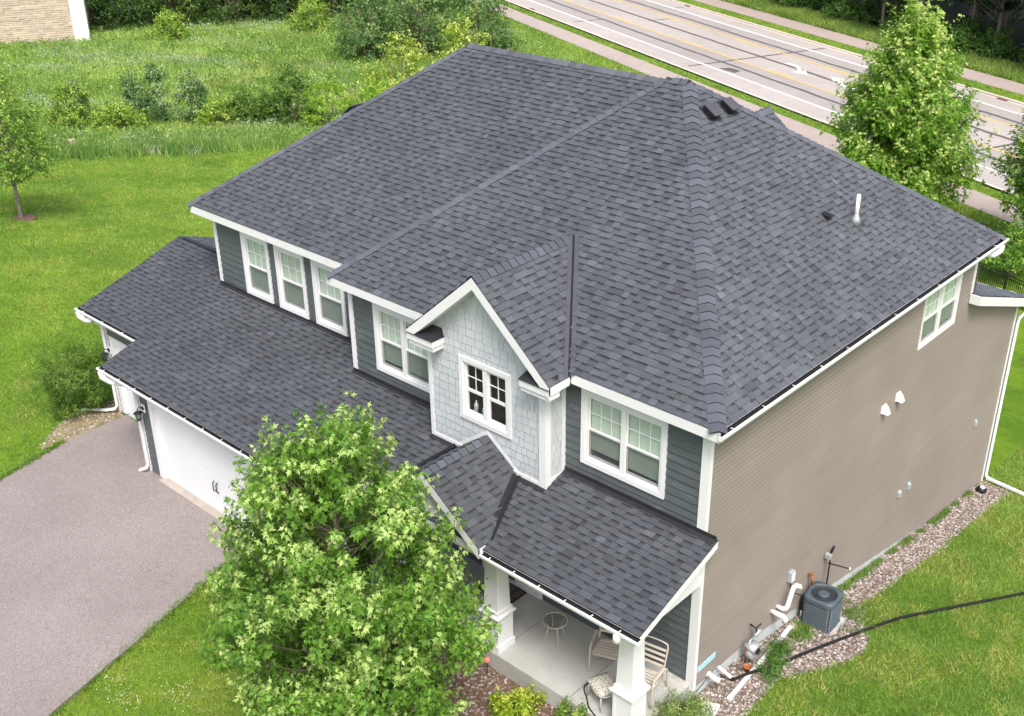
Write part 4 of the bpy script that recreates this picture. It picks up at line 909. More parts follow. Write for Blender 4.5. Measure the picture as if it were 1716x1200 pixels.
k = MB(); k.tube([(XW+.02, .35, -.66), (XW+.03, .6, -.60), (XW+.03, .78, -.50)], .008, 'rubber', 5); k.tube([(XW+.02, 1.28, -.58), (XW+.06, 1.6, -.70), (.02, 1.95, -.86)], .006, 'grey_metal', 5); tag(k.build('cable', None, True), 'thin dark cable running low along the siding by the white pipe stubs', 'cable')
def lamp(x, y, z, lb):
    o = thing('wall_lantern', (x, y, z), lb, 'lantern', 'black coach lanterns beside the garage doors'); k = MB()
    k.box((x-.08, y-.022, z-.02), (x+.08, y, z+.20), 'white_paint'); k.build('lantern_block', o, bevel=.01)
    k = MB(); k.lathe((0, 0, 0), [(.055, 0), (.05, .02), (.01, .025)], 'black_metal', 12, lambda a, b_, c: (x+a, y-.022-c, z+.10+b_)); k.tube([(x, y-.04, z+.10), (x, y-.12, z+.17), (x, y-.18, z+.13), (x, y-.18, z+.06)], .012, 'black_metal', 6); k.build('lantern_arm', o, True)
    k = MB(); k.lathe((x, y-.18, z+.02), [(.012, .07), (.11, .01), (.115, .0), (.02, -.01)], 'black_metal', 12); k.lathe((x, y-.18, z-.20), [(.03, 0), (.055, .015), (.05, .02)], 'black_metal', 8)
    for i in range(6): a = i*PI/3; k.tube([(x+.088*math.cos(a), y-.18+.088*math.sin(a), z+.01), (x+.05*math.cos(a), y-.18+.05*math.sin(a), z-.19)], .007, 'black_metal', 4)
    k.build('lantern_cage', o); k = MB(); k.mesh([(x+rr_*math.cos(a_*PI/6), y-.18+rr_*math.sin(a_*PI/6), z-.185+hh_) for rr_, hh_ in ((.046, 0), (.082, .19)) for a_ in range(12)], [(j, (j+1) % 12, 12+(j+1) % 12, 12+j) for j in range(12)], 'table_glass'); k.build('lantern_glass', o)
lamp(-15.53, -2.40, 1.20, 'black coach lantern on the slate strip left of the double garage door'); lamp(-19.22, -1.245, 1.22, 'black coach lantern left of the single garage door')
o = thing('security_camera', (-15.5, -2.42, 1.86), 'small black camera under the garage eave above the lantern', 'camera'); k = MB(); k.box((-15.56, -2.40, 1.82), (-15.44, -2.352, 1.94), 'black_metal'); k.build('camera_base', o, bevel=.01); k = MB(); k.tube([(-15.5, -2.40, 1.87), (-15.5, -2.54, 1.82)], [.05, .045], 'black_metal', 10); k.build('camera_body', o, True)

# ================================================================ AIR CONDITIONER
ax, ay, az0 = .17, 4.66, gz(.17, 4.66); az1 = -.53
AC = thing('air_conditioner', (ax, ay, az0), 'dark blue grey air conditioner unit with louvred sides and round fan on the gravel', 'air conditioner', rz=math.radians(4)); AC['_local'] = 1
H = az1-az0; s = .345
k = MB(); k.box((-.42, -.42, -.06), (.42, .42, .05), 'concrete'); k.build('pad', AC)
k = MB(); k.box((-s+.03, -s+.03, .05), (s-.03, s-.03, H-.06), 'ac_dark'); k.build('coil', AC)
k = MB(); n = 11
def rr(s_, c_): return [(s_-c_, -s_), (s_, -s_+c_), (s_, s_-c_), (s_-c_, s_), (-s_+c_, s_), (-s_, s_-c_), (-s_, -s_+c_), (-s_+c_, -s_)]
for i in range(n):
    z0 = .09+(H-.20)*i/n; z1 = z0+(H-.20)/n
    a = [(x, y, z0+.012) for x, y in rr(s, .07)]; b_ = [(x, y, z1-.020) for x, y in rr(s-.022, .06)]
    for j in range(8): k.face([a[j], a[(j+1) % 8], b_[(j+1) % 8], b_[j]], 'ac_metal')
    u_ = [(x, y, z0+.006) for x, y in rr(s-.022, .06)]
    for j in range(8): k.face([u_[j], u_[(j+1) % 8], a[(j+1) % 8], a[j]], 'ac_metal')
k.build('louvres', AC)
k = MB(); k.prism([(x, y, .05) for x, y in rr(s+.004, .07)], (0, 0, .04), 'ac_metal'); k.build('base_pan', AC)
k = MB(); m_ = 32; ro = .285; out = []
for j in range(m_):
    a = 2*PI*j/m_; sc = (s+.012)/max(abs(math.cos(a)), abs(math.sin(a))); sc = min(sc, (s+.012)*1.27); out.append((sc*math.cos(a), sc*math.sin(a)))
rings = [([(x*1.0, y*1.0) for x, y in out], H-.11), (out, H-.035), ([(x*.97, y*.97) for x, y in out], H-.005), ([((ro+.02)*math.cos(2*PI*j/m_), (ro+.02)*math.sin(2*PI*j/m_)) for j in range(m_)], H+.005), ([(ro*math.cos(2*PI*j/m_), ro*math.sin(2*PI*j/m_)) for j in range(m_)], H-.012), ([(ro*.97*math.cos(2*PI*j/m_), ro*.97*math.sin(2*PI*j/m_)) for j in range(m_)], H-.14)]
V = [(x, y, z) for r_, z in rings for x, y in r_]
k.mesh(V, [(i*m_+j, i*m_+(j+1) % m_, (i+1)*m_+(j+1) % m_, (i+1)*m_+j) for i in range(len(rings)-1) for j in range(m_)], 'ac_metal'); k.build('top_cover', AC, True)
k = MB(); k.lathe((0, 0, H-.135), [(0.001, 0), (.28, 0)], 'ac_dark', 24)
for j in range(4):
    a = j*PI/2+.4; k.face([(.09*math.cos(a), .09*math.sin(a), H-.10), (.25*math.cos(a-.25), .25*math.sin(a-.25), H-.11), (.26*math.cos(a+.35), .26*math.sin(a+.35), H-.06), (.09*math.cos(a+.6), .09*math.sin(a+.6), H-.07)], 'grey_metal')
k.build('fan', AC); k = MB(); k.lathe((0, 0, H-.07), [(.13, 0), (.13, .06), (.10, .07), (.001, .074)], 'ac_metal', 24); k.build('motor_cap', AC, True)
k = MB()
for r_ in (.15, .18, .21, .24, .27):
    k.tube([(r_*math.cos(2*PI*j/28), r_*math.sin(2*PI*j/28), H-.006) for j in range(29)], .003, 'ac_dark', 4, False)
for j in range(8): a = j*PI/4; k.tube([(.13*math.cos(a), .13*math.sin(a), H-.004), (ro*math.cos(a), ro*math.sin(a), H-.004)], .0035, 'ac_dark', 4)
k.build('fan_grille', AC)
k = MB(); k.tube([(-s, -.12, .25), (-s-.06, -.13, .24), (-s-.10, -.14, .3), (-s-.13, -.1, .5), (-s-.14, 0, .6)], .028, 'rubber', 8); k.tube([(-s, -.2, .4), (-s-.06, -.2, .42), (-s-.1, -.16, .62)], .016, 'black_metal', 6); k.box((-s-.03, -.28, .12), (-s, -.16, .34), 'grey_metal'); k.build('refrigerant_lines', AC, True)

# ================================================================ HOSE, DOWNSPOUT EXTENSIONS, GRAVEL
def gp(x, y, h=0): return (x, y, gz(x, y)+h)
hp = [(-.03, 1.23, -.70), (.0, 1.32, -.82), gp(.05, 1.52, .05), gp(.20, 1.95, .05), gp(.38, 2.40, .05), gp(.58, 3.30, .05), gp(.80, 4.25, .05), gp(1.06, 5.3, .06), gp(1.30, 6.2, .07), gp(1.66, 7.1, .06), gp(2.02, 7.9, .07), gp(2.45, 8.9, .06), gp(2.9, 9.9, .06), gp(3.5, 11.2, .05), gp(4.2, 12.6, .05)]
def smooth(pts, n=6):
    P = [Vector(p) for p in pts]; out = []
    for i in range(len(P)-1):
        p0, p1, p2, p3 = P[max(i-1, 0)], P[i], P[i+1], P[min(i+2, len(P)-1)]
        for j in range(n):
            t_ = j/n; out.append(.5*((2*p1)+(p2-p0)*t_+(2*p0-5*p1+4*p2-p3)*t_*t_+(3*p1-p0-3*p2+p3)*t_**3))
    return out+[P[-1]]
k = MB(); k.tube(smooth(hp, 8), [.034+.003*math.sin(i*2.2) for i in range((len(hp)-1)*8+1)], 'rubber', 8); tag(k.build('hose', None, True), 'long black sump hose snaking from the wall over the gravel and lawn', 'hose')
def ds_ext(p, q, w, lb):
    o = thing('downspout_extension', p, lb, 'downspout'); k = MB(); P, Q = Vector(p), Vector(q); k.beam(P, Q, w, w*.72, 'white_paint'); d = (Q-P).normalized()
    k.build('spout', o, bevel=.008); k = MB(); k.beam(P-d*.01, P+d*.05, w+.012, w*.72+.012, 'white_paint'); k.build('spout_collar', o)
ds_ext(gp(.24, .82, .06), gp(-.12, 3.85, .10), .085, 'long white downspout extension lying on the gravel beside the gas meter'); ds_ext(gp(-.18, 15.46, .10), gp(1.5, 15.25, .07), .10, 'white downspout extension across the lawn at the rear corner')
o = thing('solar_light', gp(-.02, 14.62), 'round black and white garden light at the rear corner on the gravel', 'garden light'); x, y, z = gp(-.02, 14.62); k = MB(); k.lathe((x, y, z), [(.10, 0), (.15, .06), (.14, .13), (.09, .17)], 'black_metal', 14); k.build('light_housing', o, True); k = MB(); k.lathe((x+.02, y-.01, z+.17), [(.08, 0), (.06, .035), (.001, .05)], 'pvc', 12); k.build('light_lens', o, True)
gravel_pts = [(-.32, .35), (.62, .35), (.66, 1.2), (.55, 2.0), (.80, 2.5), (1.22, 3.6), (1.36, 4.3), (1.22, 4.9), (.80, 5.5), (.42, 6.2), (.46, 8.5), (.52, 10), (.50, 13), (.52, 15.3), (-.32, 15.3)]
def inside(p, poly):
    c = False
    for i in range(len(poly)):
        a, b_ = poly[i], poly[i-1]
        if (a[1] > p[1]) != (b_[1] > p[1]) and p[0] < (b_[0]-a[0])*(p[1]-a[1])/(b_[1]-a[1])+a[0]: c = not c
    return c
def pebbles(name, poly, n, kind_bed, size=(.022, .050), dz=0.0):
    x0 = min(p[0] for p in poly); x1 = max(p[0] for p in poly); y0 = min(p[1] for p in poly); y1 = max(p[1] for p in poly)
    mb = MB(); st_ = .09; i = x0
    while i < x1:
        j = y0
        while j < y1:
            if inside((i+st_/2, j+st_/2), poly): mb.face([(a, b_, gz(a, b_)+.012+dz) for a, b_ in ((i, j), (i+st_, j), (i+st_, j+st_), (i, j+st_))], kind_bed)
            j += st_
        i += st_
    tag(mb.build(name+'_bed'), kind='structure')
    r = random.Random(len(poly)*7+n); OCT = [(1, 0, 0), (.3, .95, 0), (-.85, .5, 0), (-.7, -.7, 0), (.35, -.9, 0), (0, 0, 1), ]
    tri = [(0, 1, 5), (1, 2, 5), (2, 3, 5), (3, 4, 5), (4, 0, 5)]
    V = []; C = []; pal = [(.30, .25, .215), (.36, .32, .29), (.20, .155, .135), (.44, .41, .385), (.26, .21, .18), (.14, .115, .105), (.50, .47, .44), (.29, .22, .185)]
    while n:
        x, y = r.uniform(x0, x1), r.uniform(y0, y1)
        if not inside((x, y), poly): 
            if not inside((x+r.uniform(-.12, .12), y+r.uniform(-.12, .12)), poly): continue
        n -= 1; s_ = r.uniform(*size); a = r.uniform(0, 2*PI); ca, sa = math.cos(a), math.sin(a); e = r.uniform(.6, 1); z = gz(x, y)+dz+r.uniform(.0, .015); c = r.choice(pal); f_ = r.uniform(.75, 1.2)
        q = [(x+(p[0]*ca-p[1]*e*sa)*s_, y+(p[0]*sa+p[1]*e*ca)*s_, z+p[2]*s_*.75) for p in OCT]
        q[5] = (q[5][0]+s_*.3*r.uniform(-1, 1), q[5][1]+s_*.3*r.uniform(-1, 1), q[5][2])
        for t_ in tri: V += [q[t_[0]], q[t_[1]], q[t_[2]]]; C.append((c[0]*f_, c[1]*f_, c[2]*f_))
    tag(np_mesh(name, np.array(V), 3, np.array(C), 'pebble'), kind='stuff')
plain('gravel_bed', (.12, .095, .08), .95, .4, 18, bmp=.6)
pebbles('gravel', gravel_pts, 9500, 'gravel_bed')
pebbles('gravel', [(-8.2, -2.5), (-5.2, -2.6), (-3.4, -3.1), (-1.6, -2.9), (-.2, -3.2), (.62, -2.6), (.62, .30), (-.34, .30), (-.34, -1.68), (-8.2, -1.68)], 3600, 'mulch', (.02, .045), .003)
pebbles('gravel', [(-19.34, -1.25), (-19.4, -.5), (-20.0, -.7), (-20.4, -1.9), (-19.9, -3.0), (-19.2, -3.8), (-18.96, -3.7), (-19.03, -1.3)], 420, 'straw', (.02, .055), .003)

# ================================================================ PORCH FURNITURE
def patio_chair(name, loc, rz, lb, grp):
    o = thing(name, loc, lb, 'chair', grp, rz); o['_local'] = 1; w = .27
    k = MB()
    for i in range(6): y = -.24+i*.088; k.box((-w+.02, y-.026, .40-.03*(i/5)+(0 if i else .0)), (w-.02, y+.026, .412-.03*(i/5)), 'beige_strap')
    k.build('seat', o, bevel=.004)
    ba = math.radians(17); yb_, zb_ = .26, .40
    B = lambda u, t_: (u, yb_+math.sin(ba)*t_, zb_+math.cos(ba)*t_)
    k = MB()
    for t_ in (.16, .27, .38, .49): P = [B(-w+.02, t_-.024), B(w-.02, t_-.024), B(w-.02, t_+.024), B(-w+.02, t_+.024)]; k.prism(P, (0, -.012, .004), 'beige_strap')
    k.build('back_straps', o)
    k = MB(); k.tube(smooth([B(-w, -.02), B(-w, .3), B(-w, .55), B(-w+.05, .63), B(0, .65), B(w-.05, .63), B(w, .55), B(w, .3), B(w, -.02)], 5), .017, 'beige_metal', 8); k.build('back_frame', o, True)
    k = MB(); k.tube([(-w, -.28, .40), (w, -.28, .40)], .016, 'beige_metal', 8); k.tube([(-w, yb_, .37), (w, yb_, .37)], .016, 'beige_metal', 8)
    for s_ in (-1, 1): k.tube([(s_*w, -.28, .40), (s_*w, yb_, .37)], .018, 'beige_metal', 8)
    k.build('seat_frame', o, True)
    for s_ in (-1, 1):
        k = MB(); x = s_*(w+.045); k.tube(smooth([(x, -.33, .0), (x, -.33, .30), (x, -.30, .54), (x, -.20, .60), (x, .05, .60), (x, .26, .55), (x, .36, .40), (x, .40, .0)], 6), .022, 'beige_metal', 8); k.build('arm_leg_frame', o, True)
        k = MB(); k.box((x-.03, -.24, .612), (x+.03, .20, .632), 'beige_metal'); k.build('armrest', o, bevel=.008)
    return o
patio_chair('patio_chair', (-1.93, -.33, PF), math.radians(24), 'beige strap patio chair between the glass table and the porch column', 'beige patio chairs on the porch')
patio_chair('patio_chair', (-.90, -.52, PF), math.radians(10), 'beige strap patio chair at the open right end of the porch', 'beige patio chairs on the porch')
o = thing('ottoman', (-1.36, -1.21, PF), 'low beige metal ottoman with a floral cushion near the porch edge', 'ottoman', rz=math.radians(-22)); o['_local'] = 1
k = MB(); k.tube(smooth([(-.24, -.2, .36), (.24, -.2, .36), (.24, .2, .36), (-.24, .2, .36), (-.24, -.2, .36)], 4), .016, 'beige_metal', 8); k.build('frame', o, True)
for sx in (-1, 1):
    for sy in (-1, 1): k = MB(); k.tube([(sx*.23, sy*.19, .36), (sx*.25, sy*.21, 0)], .016, 'beige_metal', 8); k.build('leg', o, True)
o = thing('cushion', (-1.36, -1.21, PF+.38), 'worn floral seat cushion lying on the ottoman', 'cushion', rz=math.radians(-22)); o['_local'] = 1; k = MB(); m_ = 9
V = [(-.27+.54*i/(m_-1), -.23+.46*j/(m_-1), .03+.045*(1-abs(2*i/(m_-1)-1)**4)*(1-abs(2*j/(m_-1)-1)**4)+.006*rnd.uniform(-1, 1)) for j in range(m_) for i in range(m_)]
V += [(x, y, -.0) for x, y, z in V[:m_*m_]]; N2 = m_*m_
F = [(j*m_+i, j*m_+i+1, (j+1)*m_+i+1, (j+1)*m_+i) for j in range(m_-1) for i in range(m_-1)]; F += [tuple(N2+i for i in f)[::-1] for f in F]
bd = [i for i in range(m_)]+[i*m_+m_-1 for i in range(1, m_)]+[N2-2-i for i in range(m_-1)]+[(m_-2-i)*m_ for i in range(m_-2)]
F += [(bd[(i+1) % len(bd)], bd[i], bd[i]+N2, bd[(i+1) % len(bd)]+N2) for i in range(len(bd))]
k.mesh(V, F, 'cushion'); k.build('cushion_pad', o, True)
o = thing('side_table', (-3.25, -.46, PF), 'small round glass topped patio table on the porch', 'table'); o['_local'] = 1; k = MB(); k.face([(.25*math.cos(2*PI*j/28), .25*math.sin(2*PI*j/28), .455) for j in range(28)], 'table_glass'); k.build('table_top', o)
k = MB(); k.tube([(.255*math.cos(2*PI*j/32), .255*math.sin(2*PI*j/32), .452) for j in range(33)], .016, 'beige_metal', 6, False); k.build('table_rim', o, True)
for j in range(4): a = PI/4+j*PI/2+.25; k = MB(); k.tube(smooth([(.24*math.cos(a), .24*math.sin(a), .45), (.15*math.cos(a), .15*math.sin(a), .36), (.17*math.cos(a), .17*math.sin(a), .18), (.23*math.cos(a), .23*math.sin(a), 0)], 4), .013, 'beige_metal', 6); k.build('leg', o, True)
o = thing('door_mat', (-5.12, -.06, PF), 'brown door mat with black border in front of the front door', 'door mat'); k = MB(); k.box((-5.60, -.38, PF+.001), (-4.66, .23, PF+.012), 'mat_brown'); k.build('mat_field', o)
k = MB()
for a, b_ in (((-5.60, -.38), (-4.66, -.35)), ((-5.60, .20), (-4.66, .23)), ((-5.60, -.35), (-5.57, .20)), ((-4.69, -.35), (-4.66, .20)), ((-5.57, -.12), (-4.69, -.10)), ((-5.1, -.35), (-5.08, -.12)), ((-4.9, -.10), (-4.88, .20))): k.box((*a, PF+.0125), (*b_, PF+.016), 'rubber')
k.build('mat_border', o)
k = MB(); k.tube(smooth([(-1.2, -1.66, PF+.02), (-1.45, -1.55, PF+.012), (-1.62, -1.40, PF+.012), (-1.84, -1.22, PF+.012), (-1.86, -1.05, PF+.012), (-1.72, -.88, PF+.012), (-1.5, -.80, PF+.012), (-1.2, -.82, PF+.012), (-.85, -.95, PF+.012), (-.6, -1.0, PF+.012)], 8), .014, 'rubber', 6); tag(k.build('cord', None, True), 'black cord looped around the ottoman on the porch slab', 'cord')
o = thing('garden_ornament', (-3.74, -1.85, -.9), 'small pink garden ball on a stake before the porch step', 'ornament'); k = MB(); k.lathe((-3.88, -1.86, -.50), [(.001, -.075), (.05, -.055), (.075, 0), (.05, .055), (.001, .075)], 'pink', 14); k.build('ball', o, True); k = MB(); k.tube([(-3.88, -1.86, -.95), (-3.88, -1.86, -.57)], .008, 'black_metal', 5); k.build('stake', o)
o = thing('splash_stone', (.12, .20, -.9), 'flat white stone slab on the gravel at the front corner', 'stone'); k = MB(); k.prism([(.02, -.20, -.86), (.34, .05, -.86), (.22, .52, -.86), (-.04, .40, -.86), (-.12, .02, -.86)], (0, 0, .09), 'stone_white'); k.build('slab', o, bevel=.02)

# ================================================================ PLANTS
MAPLE = np.array([(0, 0), (.26, .08), (.13, .28), (.44, .60), (.15, .58), (0, 1.0), (-.15, .58), (-.44, .60), (-.13, .28), (-.26, .08)])
OVAL = np.array([(0, 0), (.26, .28), (.24, .62), (0, 1.0), (-.24, .62), (-.26, .28)])
DIAM = np.array([(0, 0), (.32, .45), (0, 1.0), (-.32, .45)])
SLIM = np.array([(0, 0), (.13, .45), (0, 1.0), (-.13, .45)])
def unit(a): return a/np.maximum(np.linalg.norm(a, axis=1, keepdims=True), 1e-6)
def leaves(name, pos, axis, nrm, size, tmpl, col, parent, fold=.25, droop=.25):
    a = unit(axis); s_ = unit(np.cross(a, nrm)); n_ = np.cross(s_, a); k = len(tmpl)
    x = tmpl[:, 0][None, :, None]; y = tmpl[:, 1][None, :, None]; z = (fold*np.abs(tmpl[:, 0])-droop*tmpl[:, 1]**2)[None, :, None]
    V = pos[:, None, :]+size[:, None, None]*(x*s_[:, None, :]+y*a[:, None, :]+z*n_[:, None, :])
    return np_mesh(name, V.reshape(-1, 3), k, col, 'leaf', parent)
def make_tree(name, loc, label, cat, group, H, R, cb, prof, nclump, nshoot, nleaf, lsize, pal, tmpl, tr=.12, bark='bark', seed=1, crad=.5, slen=.35, stems=1, lean=(0, 0), inner=.3, up=.6, tips=.35, squash=1.0, young=.33, down=.30, lump=.12, twigs=False, wild=.6, fold=.25, droop=.25, crown='crown', trunk='trunk', branches=True):
    """thing > trunk (with limbs) + crown of separate leaves; prof(s) = relative crown radius at height share s"""
    g = np.random.default_rng(seed); o = thing(name, loc, label, cat, group); o['_local'] = 1
    C = []
    while len(C) < nclump:
        s_ = g.uniform(0, 1); pr = prof(s_)
        if g.uniform() > pr**1.3+.08: continue
        az = g.uniform(0, 2*PI); rho = inner+(1-inner)*g.uniform()**.55; rr_ = max(0., R*pr*rho-crad*.3)*(1+lump*math.sin(3*az+seed+4*s_)+lump*.7*math.sin(7*az+9*s_))
        z = cb+(H-cb)*s_
        C.append((rr_*math.cos(az)+lean[0]*z/H, rr_*math.sin(az)*squash+lean[1]*z/H, z-crad*.3*(s_ > .7)))
    C = np.array(C); tp = Vector((lean[0], lean[1], H*.93))
    mb = MB(); r = random.Random(seed)
    if stems == 1:
        pts = [Vector((0, 0, -.15)), Vector((tr*.2, 0, .25))]+[Vector((lean[0]*f+r.uniform(-.04, .04)*H*.2, lean[1]*f+r.uniform(-.04, .04)*H*.2, H*f)) for f in (.2, .38, .55, .72, .93)]
        mb.tube(pts, [tr*1.5, tr*1.05, tr*.9, tr*.75, tr*.55, tr*.35, tr*.08], bark, 9)
        def base(z): f = max(.05, min(.9, z/H)); return Vector((lean[0]*f, lean[1]*f, H*f))
    else:
        for i in range(stems):
            a = r.uniform(0, 2*PI); q = r.uniform(.2, .8)*R; mb.tube([Vector((.1*R*math.cos(a), .1*R*math.sin(a), -.05)), Vector((q*.5*math.cos(a), q*.5*math.sin(a), H*.4)), Vector((q*math.cos(a), q*math.sin(a), H*.85))], [tr, tr*.7, tr*.2], bark, 5)
        def base(z): return Vector((0, 0, .05))
    if branches:
        for c in C:
            c_ = Vector(c); d = math.hypot(c[0]-lean[0]*c[2]/H, c[1]-lean[1]*c[2]/H); b0 = base(max(cb*.75, c[2]-d*.75)) if stems == 1 else base(0)
            m_ = b0.lerp(c_, .55)+Vector((0, 0, -.06*d)); w = tr*.32*max(.25, 1-c[2]/H*.8)
            mb.tube([b0, m_, c_], [w, w*.6, w*.18], bark, 5, False)
    mb.build(trunk, o, True)
    n = nclump*nshoot; ci = np.repeat(np.arange(nclump), nshoot)
    P = C[ci]+g.normal(0, 1, (n, 3))*crad*np.array([.55, .55, .45])
    out = P-np.array([0, 0, 1])*0; out[:, 2] = 0; ax_ = np.stack([lean[0]*P[:, 2]/H, lean[1]*P[:, 2]/H, P[:, 2]], 1)
    rad = unit(P-ax_+1e-4); D = unit(rad*.75+np.array([0, 0, up])+g.normal(0, .35, (n, 3)))
    shade = g.uniform(0, 1, nclump)[ci]*.5+g.uniform(0, 1, n)*.5
    m2 = n*nleaf; si = np.repeat(np.arange(n), nleaf); t_ = g.uniform(0, 1, m2)
    L = slen*g.uniform(.6, 1.3, n)[si]
    rv = unit(g.normal(0, 1, (m2, 3))); rv = unit(rv-D[si]*(rv*D[si]).sum(1, keepdims=True)*.7)
    pos = P[si]+D[si]*(L*t_)[:, None]+rv*lsize*.25
    axl = unit(D[si]*(.25+.5*t_[:, None])+rv*.95+np.array([0, 0, -down]))
    nr = unit(np.array([0, 0, 1.0])+rad[si]*.45+g.normal(0, wild, (m2, 3)))
    a, b_, c_ = (np.minimum(np.array(p)*np.array([1.36, 1.26, 1.25]), .8) for p in pal)                     # dark, mid, young tip
    sh = np.clip(shade[si]*.8+g.uniform(-.2, .3, m2), 0, 1)[:, None]
    col = a*(1-sh)+b_*sh; ysh = (g.uniform(0, 1, n)*.6+.4*g.uniform(0, 1, nclump)[ci]+.10*(C[ci][:, 2]-cb)/(H-cb)) > np.quantile(g.uniform(0, 1, n)*.6+.4*g.uniform(0, 1, n), 1-young)
    yt = ((t_ > .25) & (g.uniform(0, 1, m2) < .85) & ysh[si])[:, None]
    col = np.where(yt, (b_*.45+c_*.55)*(1-t_[:, None])+c_*t_[:, None]*(.85+.25*g.uniform(0, 1, (m2, 1))), col*(.8+.4*g.uniform(0, 1, (m2, 1))))
    keep = pos[:, 2] > .03
    leaves(crown, pos[keep], axl[keep], nr[keep], (lsize*g.uniform(.6, 1.25, m2)*(1-.25*t_))[keep], tmpl, col[keep], o, fold, droop)
    if twigs:
        mb = MB()
        for i in range(n): mb.tube([P[i]-D[i]*.25, P[i]+D[i]*slen*.9], [.008, .003], 'bark', 4, False)
        mb.build('twigs', o)
    return o
egg = lambda s: max(0., math.sin(PI*min(1, .12+.88*s)**.75))**.8 if s < .995 else .1
cone = lambda s: (1-s)**.75*min(1, .35+4*s) + .03
dome = lambda s: math.sqrt(max(0., 1-s*s))*min(1, .7+2*s)
MP = [(.070, .180, .022), (.170, .340, .050), (.38, .53, .19)]
LIME = [(.085, .200, .022), (.180, .335, .042), (.42, .53, .19)]
# the maple in front of the garage
make_tree('maple_tree', (-4.52, -4.78, -.9), 'leafy green maple with pale new tips standing in front of the garage and porch', 'tree', None, 6.95, 2.45, .55, lambda s: (min(1, .6+1.5*s) if s < .28 else (1-((s-.28)/.72)**1.8))*.97+.03, 150, 18, 26, .128, MP, MAPLE, tr=.095, bark='bark', seed=5, crad=.36, slen=.60, inner=.2, up=1.25, young=.36, down=.6, lump=.13, twigs=True, wild=.95, fold=.55, droop=.45)
# tall maple beyond the roof
make_tree('maple_tree', (-13.7, 38.6, gz(-13.7, 38.6)), 'tall bright green maple rising behind the right roof slope beside the road', 'tree', None, 10.15, 2.95, .6, lambda s: (min(1, .6+1.6*s) if s < .3 else (1-((s-.3)/.7)**1.7)*.97)+.05, 330, 12, 14, .22, LIME, MAPLE, tr=.16, seed=8, crad=.55, slen=.80, inner=.2, up=1.3, tips=.45, lean=(-.5, -.5))
make_tree('maple_tree', (-7.0, 38.2, gz(-7.0, 38.2)), 'green maple cut by the right edge of the view beside the road', 'tree', None, 8.4, 1.75, 1.2, egg, 150, 9, 11, .22, [(.05, .135, .018), (.115, .235, .035), (.34, .45, .13)], MAPLE, tr=.12, seed=9, crad=.55, slen=.5, up=.6)
make_tree('shrub', (-6.55, 33.6, gz(-6.5, 33.6)), 'dense green shrub behind the black picket fence', 'shrub', None, 2.6, 1.25, .1, dome, 50, 8, 10, .15, [(.05, .15, .018), (.11, .24, .03), (.3, .42, .09)], OVAL, tr=.03, stems=5, seed=10, crad=.4, slen=.35)
# lawn tree on the left
t_ = make_tree('lawn_tree', (-39.42, 5.5, gz(-39.42, 5.5)), 'young tree with slim trunk in a mulch ring on the left lawn', 'tree', None, 6.6, 1.95, 2.0, lambda s: (min(1, .5+2.2*s) if s < .22 else (1-((s-.22)/.78)**1.6)*.95)+.05, 120, 8, 10, .15, [(.085, .185, .028), (.175, .31, .05), (.33, .43, .11)], OVAL, tr=.085, bark='pale_bark', seed=12, crad=.42, slen=.4, up=.35, squash=1.0)
k = MB(); k.lathe((-39.42, 5.5, gz(-39.42, 5.5)-.02), [(.62, 0), (.5, .06), (.1, .09), (.001, .09)], 'mulch', 18); k.build('mulch_ring', t_).location = (39.42, -5.5, -gz(-39.42, 5.5))
# saplings and shrubs along the lawn edge
ASP = [(.045, .120, .040), (.105, .21, .07), (.34, .43, .26)]
sap = [((-56.2, 21.0), 3.3, .80, 'dark leaved sapling at the meadow edge, leftmost of three'), ((-55.3, 22.2), 3.9, .78, 'dark leaved sapling at the meadow edge, tallest, in the middle of three'), ((-54.2, 23.7), 3.6, .95, 'dark leaved sapling at the meadow edge, rightmost of three')]
for i, ((x, y), h, r_, lb) in enumerate(sap):
    make_tree('sapling', (x, y, gz(x, y)), lb, 'tree', 'three saplings at the meadow edge', h*1.08, r_*.85, .55, lambda s: (min(1, .6+1.5*s) if s < .3 else (1-((s-.3)/.7)**1.5))+.1, 34, 7, 9, .17, ASP, OVAL, tr=.05, bark='pale_bark', seed=20+i, crad=.32, slen=.32)
SHR = [((-57.8, 17.8), 2.4, 1.45, 0, 'yellow green shrub with a tall pale shoot, leftmost on the meadow edge'), ((-55.3, 19.2), 1.5, 1.4, 0, 'low spreading yellow green shrub left of the three saplings'), ((-53.2, 24.8), 1.6, 1.2, 0, 'light green round shrub just right of the three saplings'), ((-52.3, 26.3), 1.7, 1.1, 1, 'dark green round shrub on the meadow edge, second right of the saplings'), ((-51.9, 27.9), 1.6, .5, 1, 'small dark green shrub between the round shrub and the tall dark one'), ((-49.9, 28.4), 3.5, 1.3, 1, 'tall dark green shrub close to the left edge of the main roof'), ((-47.9, 29.6), 2.5, 1.9, 2, 'bright lime shrub with large leaves beside the left roof edge')]
PAL = [[(.11, .215, .028), (.22, .36, .05), (.40, .50, .14)], [(.045, .115, .02), (.09, .185, .03), (.17, .27, .055)], [(.12, .25, .022), (.23, .39, .04), (.40, .52, .12)]]
for i, ((x, y), h, r_, p, lb) in enumerate(SHR):
    make_tree('shrub', (x, y, gz(x, y)), lb, 'shrub', 'shrubs along the meadow edge', h*1.2, r_*1.12, .05, dome, 56, 9, 9, .17, PAL[p], OVAL, tr=.03, stems=5, seed=40+i, crad=.36, slen=.32, crown='foliage', trunk='stems')
make_tree('shrub', (-58.0, 18.0, gz(-58, 18)), 'slim pale topped sapling rising out of the leftmost meadow shrub', 'shrub', None, 3.6, .45, 1.2, dome, 12, 7, 8, .17, ASP, OVAL, tr=.04, seed=60, crad=.25, slen=.3)
